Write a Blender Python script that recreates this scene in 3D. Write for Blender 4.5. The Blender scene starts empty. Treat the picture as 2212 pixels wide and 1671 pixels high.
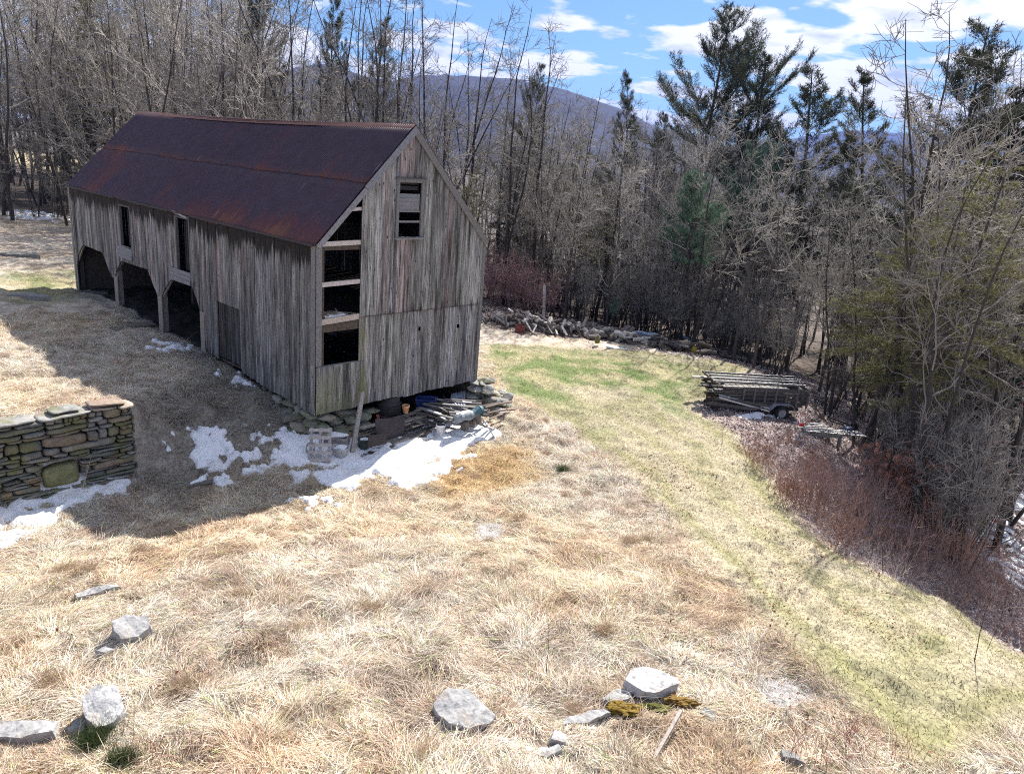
import bpy, bmesh, math, random
import numpy as np
from mathutils import Vector, Matrix
R = math.radians
random.seed(7); np.random.seed(7)
sc = bpy.context.scene
COL = sc.collection

# ------------------------------------------------------------------ camera
CAM = np.array([-11.7834740, -18.2820485, 7.7377636])
PITCH, ROLL, YAW, FPX = 1.27681967, 0.0852372, -0.84340922, 1602.1
cd = bpy.data.cameras.new('camera'); cam = bpy.data.objects.new('camera', cd); COL.objects.link(cam)
cd.sensor_fit = 'HORIZONTAL'; cd.sensor_width = 36; cd.lens = FPX / 2212 * 36
cd.clip_start = .1; cd.clip_end = 30000
RM = Matrix.Rotation(YAW, 3, 'Z') @ Matrix.Rotation(PITCH, 3, 'X') @ Matrix.Rotation(ROLL, 3, 'Z')
cam.matrix_world = Matrix.Translation(Vector(CAM)) @ RM.to_4x4()
sc.camera = cam
RN = np.array(RM)

# ------------------------------------------------------------------ sun, sky, exposure
SUN = np.array([0.7024, 0.2179, 0.6776]); SUN /= np.linalg.norm(SUN)
sl = bpy.data.lights.new('sun', 'SUN'); sl.energy = 5.0; sl.angle = R(.5); sl.color = (1, .95, .88)
so = bpy.data.objects.new('sun', sl); COL.objects.link(so)
so.rotation_euler = Vector(SUN).to_track_quat('Z', 'Y').to_euler()
w = bpy.data.worlds.new('World'); sc.world = w; w.use_nodes = True
nt = w.node_tree; nt.nodes.clear()
def N(nt, t, **k):
    n = nt.nodes.new(t)
    for a, v in k.items():
        if a.startswith('i_'): n.inputs[a[2:].replace('_', ' ')].default_value = v
        else: setattr(n, a, v)
    return n
def ramp(nt, fac, stops):
    r = nt.nodes.new('ShaderNodeValToRGB'); e = r.color_ramp.elements
    while len(e) > 1: e.remove(e[-1])
    for i, (p, c) in enumerate(stops):
        x = e[0] if i == 0 else e.new(p)
        x.position = p; x.color = (*c, 1) if len(c) == 3 else c
    nt.links.new(fac, r.inputs[0]); return r.outputs[0]
def mixc(nt, fac, a, b, mode='MIX'):
    m = nt.nodes.new('ShaderNodeMix'); m.data_type = 'RGBA'; m.blend_type = mode
    for s, v in ((0, fac), (6, a), (7, b)):
        if hasattr(v, 'links'): nt.links.new(v, m.inputs[s])
        elif s == 0: m.inputs[0].default_value = v
        else: m.inputs[s].default_value = (*v, 1)
    return m.outputs[2]
sky = N(nt, 'ShaderNodeTexSky', sky_type='NISHITA', sun_disc=False, sun_elevation=math.asin(SUN[2]), sun_rotation=math.atan2(SUN[0], SUN[1]), altitude=300)
sky.air_density = 1.0; sky.dust_density = .3; sky.ozone_density = 1.2
tc = N(nt, 'ShaderNodeTexCoord')
# cloud layer: the view direction carried to a flat layer high overhead
sx = N(nt, 'ShaderNodeSeparateXYZ'); nt.links.new(tc.outputs['Generated'], sx.inputs[0])
zz = N(nt, 'ShaderNodeMath', operation='ADD'); nt.links.new(sx.outputs[2], zz.inputs[0]); zz.inputs[1].default_value = .12
dv = N(nt, 'ShaderNodeVectorMath', operation='DIVIDE'); nt.links.new(tc.outputs['Generated'], dv.inputs[0])
cz = N(nt, 'ShaderNodeCombineXYZ'); [nt.links.new(zz.outputs[0], cz.inputs[i]) for i in range(3)]
nt.links.new(cz.outputs[0], dv.inputs[1])
mp = N(nt, 'ShaderNodeMapping'); nt.links.new(dv.outputs[0], mp.inputs[0])
mp.inputs['Location'].default_value = (3.1, 1.7, 0); mp.inputs['Scale'].default_value = (1, 1, .3)
cn = N(nt, 'ShaderNodeTexNoise', i_Scale=1.9, i_Detail=9.0, i_Roughness=.50); nt.links.new(mp.outputs[0], cn.inputs['Vector'])
cmask = ramp(nt, cn.outputs[0], [(0, (0, 0, 0)), (.468, (0, 0, 0)), (.52, (1, 1, 1)), (1, (1, 1, 1))])
cn2 = N(nt, 'ShaderNodeTexNoise', i_Scale=3.2, i_Detail=5.0); nt.links.new(mp.outputs[0], cn2.inputs['Vector'])
ccol = ramp(nt, cn2.outputs[0], [(.3, (6.0, 6.8, 8.2)), (.5, (11.5, 11.6, 11.8))])
SKYMUL = nt.nodes.new('ShaderNodeMix'); SKYMUL.data_type = 'RGBA'; SKYMUL.blend_type = 'MULTIPLY'; SKYMUL.inputs[0].default_value = 1
nt.links.new(sky.outputs[0], SKYMUL.inputs[6]); SKYMUL.inputs[7].default_value = (.74, .92, 1.12, 1)
skc = mixc(nt, cmask, SKYMUL.outputs[2], ccol)
bg = N(nt, 'ShaderNodeBackground'); bg.inputs[1].default_value = .05
nt.links.new(skc, bg.inputs[0]); wo = N(nt, 'ShaderNodeOutputWorld'); nt.links.new(bg.outputs[0], wo.inputs[0])
sc.view_settings.view_transform = 'Standard'; sc.view_settings.look = 'None'
sc.view_settings.exposure = 1.15; sc.view_settings.gamma = 1
sc.render.engine = 'CYCLES'
sc.cycles.max_bounces = 5; sc.cycles.diffuse_bounces = 3; sc.cycles.volume_bounces = 0
sc.cycles.use_denoising = False
sc.cycles.filter_width = 1.1
sc.cycles.sample_clamp_indirect = 3

# ------------------------------------------------------------------ pixel <-> world (photo pixels at 2212 wide)
CX, CY = 1106., 835.5
def ray(u, v):
    return RN @ np.array([(u - CX) / FPX, -(v - CY) / FPX, -1.])
def proj(P):
    q = (np.asarray(P, float) - CAM) @ RN
    return CX + FPX * q[..., 0] / -q[..., 2], CY - FPX * q[..., 1] / -q[..., 2], -q[..., 2]

# ------------------------------------------------------------------ numpy noise
_tab = np.random.RandomState(3).rand(64, 256, 256)
def vnoise(x, y, seed=0):
    t = _tab[seed % 64]
    xi = np.floor(x).astype(int); yi = np.floor(y).astype(int)
    fx = x - xi; fy = y - yi; fx = fx * fx * (3 - 2 * fx); fy = fy * fy * (3 - 2 * fy)
    a = t[xi % 256, yi % 256]; b = t[(xi + 1) % 256, yi % 256]; c = t[xi % 256, (yi + 1) % 256]; d = t[(xi + 1) % 256, (yi + 1) % 256]
    return (a * (1 - fx) + b * fx) * (1 - fy) + (c * (1 - fx) + d * fx) * fy
def fbm(x, y, seed=0, oc=4):
    s = 0; a = .5; n = 0
    for i in range(oc):
        s = s + a * vnoise(x * 2 ** i + 13.7 * i, y * 2 ** i + 5.1 * i, seed + i); n += a; a *= .5
    return s / n
def sstep(a, b, x):
    t = np.clip((x - a) / (b - a), 0, 1); return t * t * (3 - 2 * t)

# ------------------------------------------------------------------ terrain height
ctlL = np.array([(0,0,-.75),(0,2.5,-.25),(0,5,.05),(0,7,.2),(0,11,.26),(0,15,.5),(0,20,.3),(6.7,20,.2),(6.7,10,-.2),(6.9,0,-.75),(3,0,-.95),(0,-2.5,-1.35),(3,-3,-1.25),
 (7,-3,-1.0),(-2,-1,-1.3),(-4.8,.8,-1.3),(-7.5,.8,-1.3),(-12,.8,-1.3),(-6.2,-3.2,-.7),(-10,-3,-.75),(-3,-6,-.75),(0,-8,-.65),(5,-8,-.8),(-6,-12,.05),(-10,-10,.1),
 (0,-14,0),(-14,-16,.5),(-2,-18,.25),(4,-14,-.5),(8,-12,-1.0),(13,-8,-1),(16,-9,-1.3),(12,-2,-.9),(12,5,-.8),(20,3,-1),(20,-4,-1.15),(25,-2,-1.7),(15,12,-.6),(10,20,0),
 (8.5,-16,-2.4),(12,-14.5,-2.6),(16,-13,-2.8),(3.4,-17.5,-.25),(6,-16.2,-1.0),(8,-20,-3.6),(14,-20,-4.2),(25,-12,-3.8),(30,8,-2.6),(38,0,-4.2),(-4,6,.4),(-5,10,.5),(-3,18,.7),(-8,8,.8),(-10,20,1.2),(-2,26,.9),
 (4,38,1.0),(8,48,1.3),(-16,6,1.0),(-15,36,2.2),(26,24,-1.2),(38,26,-3),(24,40,-.6),(38,-20,-6),(24,-28,-5.5),(-20,-8,.2),(0,50,1.6),(-20,-22,.8),(0,-28,.3)], float)
ctlU = np.array([(-4.8,1.5,.75),(-7.5,1.5,.8),(-12,1.5,.85),(-20,1.5,.9),(-6,4,.62),(-10,5,.8),(-3,8,.42),(0,4,.1),(0,7,.2),(0,0,-.3),(-2,5,.25),(-3.5,2.5,.45),(-5,10,.5)], float)
def tps(ctl):
    P = ctl[:, :2]; n = len(P)
    d = np.linalg.norm(P[:, None] - P[None], axis=2)
    K = np.where(d > 0, d * d * np.log(d + 1e-9), 0) + np.eye(n) * .6
    A = np.zeros((n + 3, n + 3)); A[:n, :n] = K; A[:n, n] = 1; A[:n, n + 1:] = P; A[n:, :n] = A[:n, n:].T
    return np.linalg.solve(A, np.r_[ctl[:, 2], 0, 0, 0]), P
TL, TU = tps(ctlL), tps(ctlU)
def evt(T, x, y):
    wv, P = T; n = len(P); s = wv[n] + wv[n + 1] * x + wv[n + 2] * y
    for i in range(n):
        d2 = (x - P[i, 0]) ** 2 + (y - P[i, 1]) ** 2
        s = s + wv[i] * .5 * d2 * np.log(d2 + 1e-12)
    return s
def hfun(x, y):
    x = np.asarray(x, float); y = np.asarray(y, float)
    r = np.hypot(x - 5, y - 5)
    k = np.minimum(1, 45 / np.maximum(r, 1e-6))
    xc = 5 + (x - 5) * k; yc = 5 + (y - 5) * k
    h = evt(TL, xc, yc)
    hu = evt(TU, np.clip(xc, -20, 2), np.clip(yc, 0, 12))
    # the retaining wall holds the upper terrace; east of its end the bank eases down
    e = sstep(-4.7, -2.6, xc)
    y0 = 1.35 * (1 - e) + (-.3) * e; y1 = 1.75 * (1 - e) + 5.5 * e
    m = sstep(0, 1, np.clip((yc - y0) / (y1 - y0), 0, 1)) * (1 - sstep(-.6, .8, xc))
    h = np.where(yc > 8, h, h * (1 - m) + hu * m * (1 - sstep(5, 8, yc)) + h * m * sstep(5, 8, yc))
    g = fbm(x * .35, y * .35, 5, 3) - .5
    tus = fbm(x * 1.1, y * 1.1, 9, 3) - .5
    bmp = (fbm(x * 2.4 + y * .8, y * 2.0 - x * .9, 12, 2) - .5)
    h = h + .22 * g + (.16 * tus + .22 * bmp) * (1 - sstep(20, 40, r))
    ex = np.maximum(r - 45, 0)
    ang = np.arctan2(y - 5, x - 5)          # east falls away, north-west climbs gently
    fall = -.10 * np.exp(-((ang - .1) / .9) ** 2) + .028 * np.exp(-((ang - 1.75) / .8) ** 2)
    h = h + fall * np.minimum(ex, 260) + 3 * (fbm(x * .01, y * .01, 20, 3) - .5) * sstep(60, 300, r) + 5 * (fbm(x * .002, y * .002, 22, 3) - .5) * sstep(300, 900, r)
    return h
def axis(a, b, st):
    core = np.arange(a, b + 1e-6, st); o = []; s = st; p = b
    while p < 9000: s *= 1.13; p += s; o.append(p)
    l = []; s = st; p = a
    while p > -9000: s *= 1.13; p -= s; l.append(p)
    return np.r_[l[::-1], core, o]
XS, YS = axis(-15, 22, .15), axis(-20, 22, .15)
GX, GY = np.meshgrid(XS, YS, indexing='ij')
GZ = hfun(GX, GY)
def H(x, y):
    x = np.asarray(x, float); y = np.asarray(y, float)
    i = np.clip(np.searchsorted(XS, x) - 1, 0, len(XS) - 2); j = np.clip(np.searchsorted(YS, y) - 1, 0, len(YS) - 2)
    fx = (x - XS[i]) / (XS[i + 1] - XS[i]); fy = (y - YS[j]) / (YS[j + 1] - YS[j])
    return (GZ[i, j] * (1 - fx) + GZ[i + 1, j] * fx) * (1 - fy) + (GZ[i, j + 1] * (1 - fx) + GZ[i + 1, j + 1] * fx) * fy
def G(u, v):
    d = ray(u, v); d = d / np.linalg.norm(d)
    t = np.concatenate([np.arange(6, 60, .03), np.arange(60, 400, .5)])
    P = CAM[None] + t[:, None] * d[None]
    below = np.nonzero(P[:, 2] < H(P[:, 0], P[:, 1]))[0]
    p = P[below[0]] if len(below) else P[-1]
    return Vector((p[0], p[1], float(H(p[0], p[1]))))
def GZp(u, v, z):
    d = ray(u, v); t = (z - CAM[2]) / d[2]; return Vector(CAM + t * d)
def poly(pts): return np.array([tuple(G(*p)[:2]) for p in pts])
def sdf(x, y, P):                           # >0 inside
    x = np.asarray(x, float); y = np.asarray(y, float)
    d = np.full(x.shape, 1e9); ins = np.zeros(x.shape, bool); n = len(P)
    for i in range(n):
        a = P[i]; b = P[(i + 1) % n]; e = b - a
        t = np.clip(((x - a[0]) * e[0] + (y - a[1]) * e[1]) / (e @ e + 1e-12), 0, 1)
        d = np.minimum(d, np.hypot(x - a[0] - t * e[0], y - a[1] - t * e[1]))
        c = ((a[1] > y) != (b[1] > y)) & (x < (b[0] - a[0]) * (y - a[1]) / (b[1] - a[1] + 1e-12) + a[0]); ins ^= c
    return np.where(ins, d, -d)

TRACK = poly([(1045,740),(1090,850),(1200,905),(1300,985),(1390,1050),(1440,1120),(1560,1235),(1680,1350),(1760,1440),(1850,1520),(1990,1670),(2600,1670),(2600,1560),(2184,1400),(2060,1310),(1900,1235),(1800,1180),(1740,1130),(1690,1060),(1640,990),(1580,935),(1500,885),(1560,830),(1640,800),(1500,775),(1300,758),(1150,745)])
GREEN = poly([(1045,745),(1200,752),(1400,772),(1580,800),(1500,850),(1480,870),(1440,880),(1330,845),(1200,840),(1300,930),(1250,925),(1150,870),(1060,830)])
LEAF = poly([(1500,890),(1580,940),(1640,995),(1690,1065),(1740,1135),(1800,1185),(1900,1240),(2060,1315),(2184,1405),(2700,1600),(2700,900),(1900,760),(1780,780),(1650,800),(1520,870)])
YARD_SHADE = poly([(290,1050),(278,880),(330,860),(420,800),(300,690),(170,650),(160,630),(470,770),(690,900),(640,960),(520,1010),(380,1100)])
UPG = poly([(20,585),(165,590),(165,640),(20,650)])
ORNG = poly([(900,1030),(1000,985),(1120,960),(1180,1020),(1100,1060),(950,1070)])
GRV = [poly([(1640,1470),(1700,1460),(1760,1480),(1760,1520),(1700,1535),(1650,1520)]), poly([(1025,1125),(1090,1130),(1085,1170),(1035,1165)])]
SNOWS = [poly(p) for p in (
    [(610,940),(700,945),(780,950),(900,925),(1000,905),(1060,925),(1078,938),(1030,962),(980,1000),(950,1035),(870,1055),(800,1040),(720,1050),(650,1025),(610,985)],
    [(15,1086),(100,1072),(180,1046),(268,1040),(265,1060),(200,1078),(150,1108),(90,1138),(15,1162)],
    [(-40,1086),(15,1086),(15,1162),(-40,1200)])]
SPATCH = [poly(p) for p in (
    [(395,925),(480,930),(610,925),(700,960),(640,1040),(560,1020),(430,1045),(400,990),(370,960)],
    [(465,810),(500,800),(530,830),(480,840)], [(330,735),(420,745),(380,765),(300,750)],
    [(640,1085),(720,1075),(700,1105),(650,1110)], [(2080,1060),(2300,1020),(2300,1330),(2184,1260),(2090,1160)],
    [(20,455),(110,462),(160,480),(20,476)])]

def snowmask(x, y):
    n = fbm(x * 2.2, y * 2.2, 30, 4) - .5
    m = np.full(np.shape(x), -1.)
    for P in SNOWS: m = np.maximum(m, np.minimum(sdf(x, y, P), .3) * 1.3 + n * 1.9)
    n2 = fbm(x * 3.4, y * 3.4, 40, 4) - .585
    for P in SPATCH: m = np.maximum(m, np.minimum(sdf(x, y, P) * 1.6 , .06) + n2 * 3.0)
    return m
def regions(x, y):
    wob = (fbm(x * .8, y * .8, 50, 3) - .5) * 1.2
    tr = sstep(-.25, .25, sdf(x, y, TRACK) + wob * .6)
    gr = sstep(-1.2, 1.2, sdf(x, y, GREEN) + wob * 2.5)
    lf = sstep(-.7, .5, sdf(x, y, LEAF) + wob)
    up = sstep(-1.5, 1.5, sdf(x, y, UPG) + wob * 2)
    og = sstep(-.8, .8, sdf(x, y, ORNG) + wob * 1.5)
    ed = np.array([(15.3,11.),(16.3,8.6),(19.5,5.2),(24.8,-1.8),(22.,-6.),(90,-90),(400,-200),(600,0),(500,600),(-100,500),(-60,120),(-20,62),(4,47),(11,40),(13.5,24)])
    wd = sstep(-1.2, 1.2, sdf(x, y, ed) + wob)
    return tr, gr, lf, up, og, wd
def C(*a): return np.array(a)
def wob_(x, y): return (fbm(x * .5, y * .5, 52, 2) - .5) * .8
def groundcol(x, y, blade=False):
    tr, gr, lf, up, og, wd = regions(x, y)
    n1 = fbm(x * .9, y * .9, 11, 4)[..., None]; n2 = fbm(x * .25, y * .25, 15, 3)[..., None]; n3 = fbm(x * 2.6, y * 2.6, 17, 2)[..., None]
    tan = C(.72, .61, .475); pink = C(.57, .44, .35); rust = C(.58, .44, .31); grey = C(.68, .61, .52)
    c = tan + (grey - tan) * sstep(.35, .65, n2) + (rust - tan) * sstep(.55, .68, n1) * .75
    c = c + (pink - c) * sstep(.5, .62, n3) * .4
    st_ = fbm(x * 1.6 + 3 * fbm(x * .6, y * .6, 23, 2), y * 4.2 + 4 * fbm(x * .5, y * .5, 24, 2), 25, 3)[..., None]
    c = c * (1 - .35 * sstep(.54, .68, st_)) + C(.10, .05, .01) * sstep(.54, .68, st_) * .5
    mown = C(.54, .475, .33) + (C(.42, .385, .225) - C(.54, .475, .33)) * sstep(.45, .7, n1 * .6 + n2 * .4)
    sd_ = sdf(x, y, TRACK); rut = np.maximum(np.exp(-((sd_ - .55 + wob_(x, y)) / .22) ** 2), .8 * np.exp(-((sd_ - 2.1 + wob_(x, y)) / .28) ** 2))[..., None]
    mown = mown + (C(.33, .32, .13) - mown) * rut * .6
    c = c + (mown - c) * tr[..., None]
    # paler wheel tracks in the mown strip
    grn = C(.21, .27, .09) + (C(.46, .42, .24) - C(.21, .27, .09)) * sstep(.36, .60, n1)
    c = c + (grn - c) * (np.maximum(gr * np.maximum(tr, .3), up))[..., None]
    c = c + (C(.60, .41, .19) - c) * (og * .75)[..., None]
    yd_shade = sstep(-.5, .6, sdf(x, y, YARD_SHADE) + (fbm(x * .8, y * .8, 51, 3) - .5) * 1.2)[..., None]
    c = c + (C(.35, .32, .28) - c) * yd_shade * .85  # dull turf, darkened further to stand in for the barn's shade
    gv = sstep(-.15, .15, np.maximum(sdf(x, y, GRV[0]), sdf(x, y, GRV[1])))[..., None]
    c = c + (C(.50, .49, .50) - c) * gv * .8
    leaf = C(.34, .26, .24) + (C(.55, .47, .45) - C(.34, .26, .24)) * sstep(.4, .6, n3)
    c = c + (leaf - c) * (lf * (1 - tr))[..., None]
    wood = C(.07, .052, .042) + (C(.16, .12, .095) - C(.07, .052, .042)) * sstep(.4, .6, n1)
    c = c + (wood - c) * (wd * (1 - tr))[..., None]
    far = sstep(110, 150, np.hypot(x - 5, y - 5))
    u_field = sstep(35, 20, np.hypot(x - 44, y - 120))[..., None]
    c = c + (C(.14, .12, .12) - c) * far[..., None] 
    c = c + (C(.55, .45, .27) - c) * u_field
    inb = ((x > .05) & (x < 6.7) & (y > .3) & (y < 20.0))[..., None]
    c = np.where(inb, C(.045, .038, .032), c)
    return np.clip(c, 0, 1)

# ------------------------------------------------------------------ mesh helpers
def mesh_np(name, V, F, mat=None, cols=None, smooth=False):
    V = np.asarray(V, np.float32); F = np.asarray(F, np.int32)
    k = F.shape[1]; me = bpy.data.meshes.new(name)
    me.vertices.add(len(V)); me.vertices.foreach_set('co', V.ravel())
    me.loops.add(F.size); me.loops.foreach_set('vertex_index', F.ravel())
    me.polygons.add(len(F)); me.polygons.foreach_set('loop_start', np.arange(0, F.size, k, dtype=np.int32))
    try: me.polygons.foreach_set('loop_total', np.full(len(F), k, np.int32))
    except Exception: pass
    if smooth: me.polygons.foreach_set('use_smooth', np.ones(len(F), bool))
    if cols is not None:
        at = me.color_attributes.new('Col', 'FLOAT_COLOR', 'POINT')
        at.data.foreach_set('color', np.c_[cols, np.ones(len(V))].astype(np.float32).ravel())
    me.update(calc_edges=True); me.validate()
    if mat: me.materials.append(mat)
    return me
def link(name, me, parent=None):
    o = bpy.data.objects.new(name, me); COL.objects.link(o)
    if parent: o.parent = parent
    return o
def tag(o, label=None, cat=None, group=None, kind=None):
    if label: o['label'] = label
    if cat: o['category'] = cat
    if group: o['group'] = group
    if kind: o['kind'] = kind
    return o
def empty(name, loc=(0, 0, 0), rz=0, label=None, cat=None, group=None):
    o = bpy.data.objects.new(name, None); COL.objects.link(o); o.location = loc; o.rotation_euler = (0, 0, rz)
    return tag(o, label, cat, group)
def copy_tree(o, parent=None):
    c = o.copy(); COL.objects.link(c)
    if parent: c.parent = parent
    for ch in list(o.children): copy_tree(ch, c)
    return c
class MB:
    def __init__(s): s.v = []; s.f = []; s.c = []
    def add(s, vs, fs, col=(1, 1, 1)):
        b = len(s.v); s.v += [tuple(p) for p in vs]; s.c += [tuple(col)] * len(vs)
        s.f += [tuple(b + i for i in f) for f in fs]
    def box(s, c, size, rot=None, col=(1, 1, 1), jit=0):
        x, y, z = [a / 2 for a in size]; M = rot or Matrix.Identity(3); c = Vector(c)
        P = [c + M @ Vector((sx * x + random.uniform(-jit, jit), sy * y + random.uniform(-jit, jit), sz * z + random.uniform(-jit, jit))) for sx in (-1, 1) for sy in (-1, 1) for sz in (-1, 1)]
        s.add(P, [(0, 1, 3, 2), (4, 6, 7, 5), (0, 4, 5, 1), (2, 3, 7, 6), (0, 2, 6, 4), (1, 5, 7, 3)], col)
    def bar(s, a, b, wd, th, col=(1, 1, 1), up=(0, 0, 1), jit=0):
        a = Vector(a); b = Vector(b); d = (b - a); L = d.length; d.normalize()
        u = Vector(up); sd = d.cross(u)
        if sd.length < 1e-3: sd = d.cross(Vector((1, 0, 0)))
        sd.normalize(); n = sd.cross(d)
        s.box((a + b) / 2, (L, wd, th), Matrix((d, sd, n)).transposed(), col, jit)
    def cyl(s, a, b, r0, r1=None, n=10, col=(1, 1, 1), caps=True, endcol=None):
        a = Vector(a); b = Vector(b); r1 = r0 if r1 is None else r1; d = (b - a).normalized()
        u = d.orthogonal().normalized(); q = d.cross(u)
        ring = lambda p, r: [p + (u * math.cos(2 * math.pi * i / n) + q * math.sin(2 * math.pi * i / n)) * r for i in range(n)]
        s.add(ring(a, r0) + ring(b, r1), [(i, (i + 1) % n, n + (i + 1) % n, n + i) for i in range(n)], col)
        if caps:
            s.add(ring(a, r0), [tuple(range(n))[::-1]], endcol or col); s.add(ring(b, r1), [tuple(range(n))], endcol or col)
    def tube(s, pts, r, n=8, col=(1, 1, 1)):
        for i in range(len(pts) - 1): s.cyl(pts[i], pts[i + 1], r, r, n, col, caps=True)
    def lathe(s, base, prof, n=20, col=(1, 1, 1), rot=None):
        base = Vector(base); M = rot or Matrix.Identity(3)
        vs = [base + M @ Vector((r * math.cos(2 * math.pi * i / n), r * math.sin(2 * math.pi * i / n), z)) for r, z in prof for i in range(n)]
        s.add(vs, [(k * n + i, k * n + (i + 1) % n, (k + 1) * n + (i + 1) % n, (k + 1) * n + i) for k in range(len(prof) - 1) for i in range(n)], col)
    def prism(s, pts, off, col=(1, 1, 1)):          # polygon extruded by vector
        n = len(pts); off = Vector(off); A = [Vector(p) for p in pts]
        s.add(A + [p + off for p in A], [tuple(range(n)), tuple(range(2 * n - 1, n - 1, -1))] + [(i, n + i, n + (i + 1) % n, (i + 1) % n) for i in range(n)], col)
    def build(s, name, mat, parent=None, smooth=False, bevel=0):
        me = bpy.data.meshes.new(name); me.from_pydata(s.v, [], s.f)
        at = me.color_attributes.new('Col', 'FLOAT_COLOR', 'POINT')
        at.data.foreach_set('color', np.c_[np.array(s.c), np.ones(len(s.v))].astype(np.float32).ravel())
        bm = bmesh.new(); bm.from_mesh(me); bmesh.ops.recalc_face_normals(bm, faces=bm.faces); bm.to_mesh(me); bm.free()
        if smooth:
            for p in me.polygons: p.use_smooth = True
        me.materials.append(mat); o = link(name, me, parent)
        if bevel:
            b = o.modifiers.new('bevel', 'BEVEL'); b.width = bevel; b.segments = 2; b.limit_method = 'ANGLE'
        return o
def rock_mesh(name, seed, size, mat, subdiv=4, rough=.16, flat=None, col=(1, 1, 1)):
    bm = bmesh.new(); bmesh.ops.create_icosphere(bm, subdivisions=subdiv, radius=1)
    rs = np.random.RandomState(seed)
    planes = [(Vector(rs.normal(size=3)).normalized(), rs.uniform(.55, .85)) for _ in range(16)]
    if flat: planes.append((Vector((0, 0, 1)), flat))
    sd = seed * 3.1
    from mathutils import noise
    for v in bm.verts:
        p = v.co.copy()
        for n, d in planes:
            k = p.dot(n)
            if k > d: p -= n * (k - d) * .93
        p += p.normalized() * rough * (noise.fractal(p * 1.7 + Vector((sd, 0, 0)), .8, 2, 4) * .5)
        v.co = Vector((p.x * size[0], p.y * size[1], p.z * size[2]))
    me = bpy.data.meshes.new(name); bm.to_mesh(me); bm.free()
    at = me.color_attributes.new('Col', 'FLOAT_COLOR', 'POINT')
    at.data.foreach_set('color', np.tile([*col, 1.], len(me.vertices)).astype(np.float32))
    me.materials.append(mat); return me

# ------------------------------------------------------------------ materials
MATS = {}
def mat(name, col=(.5, .5, .5), rough=.85, attr=True, nscale=4, namt=.35, stretch=(1, 1, 1), bump=.3, bdist=.01, metal=0, spec=.3, extra=None, obj=True, trans=0, detail=6):
    if name in MATS: return MATS[name]
    m = bpy.data.materials.new(name); m.use_nodes = True; t = m.node_tree; t.nodes.clear()
    b = N(t, 'ShaderNodeBsdfPrincipled'); b.inputs['Roughness'].default_value = rough; b.inputs['Metallic'].default_value = metal
    b.inputs['Specular IOR Level'].default_value = spec
    o = N(t, 'ShaderNodeOutputMaterial'); t.links.new(b.outputs[0], o.inputs[0])
    c0 = N(t, 'ShaderNodeTexCoord'); mpn = N(t, 'ShaderNodeMapping'); mpn.inputs['Scale'].default_value = stretch
    t.links.new(c0.outputs['Object'], mpn.inputs[0])
    no = N(t, 'ShaderNodeTexNoise', i_Scale=float(nscale), i_Detail=float(detail), i_Roughness=.62); t.links.new(mpn.outputs[0], no.inputs['Vector'])
    v = ramp(t, no.outputs[0], [(.25, (1 - namt,) * 3), (.75, (1 + namt * .6,) * 3)])
    cc = N(t, 'ShaderNodeRGB'); cc.outputs[0].default_value = (*col, 1); cur = cc.outputs[0]
    if attr:
        a = N(t, 'ShaderNodeAttribute', attribute_name='Col'); cur = mixc(t, 1, cur, a.outputs[0], 'MULTIPLY')
    cur = mixc(t, 1, cur, v, 'MULTIPLY')
    if extra: cur = extra(t, cur, c0, no)
    t.links.new(cur, b.inputs['Base Color'])
    if bump:
        bp = N(t, 'ShaderNodeBump'); bp.inputs['Strength'].default_value = bump; bp.inputs['Distance'].default_value = bdist
        t.links.new(no.outputs[0], bp.inputs['Height']); t.links.new(bp.outputs[0], b.inputs['Normal'])
    if trans:
        tr = N(t, 'ShaderNodeBsdfTranslucent'); t.links.new(cur, tr.inputs[0]); mx = N(t, 'ShaderNodeMixShader'); mx.inputs[0].default_value = trans
        t.links.new(b.outputs[0], mx.inputs[1]); t.links.new(tr.outputs[0], mx.inputs[2]); t.links.new(mx.outputs[0], o.inputs[0])
    MATS[name] = m; return m
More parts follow.
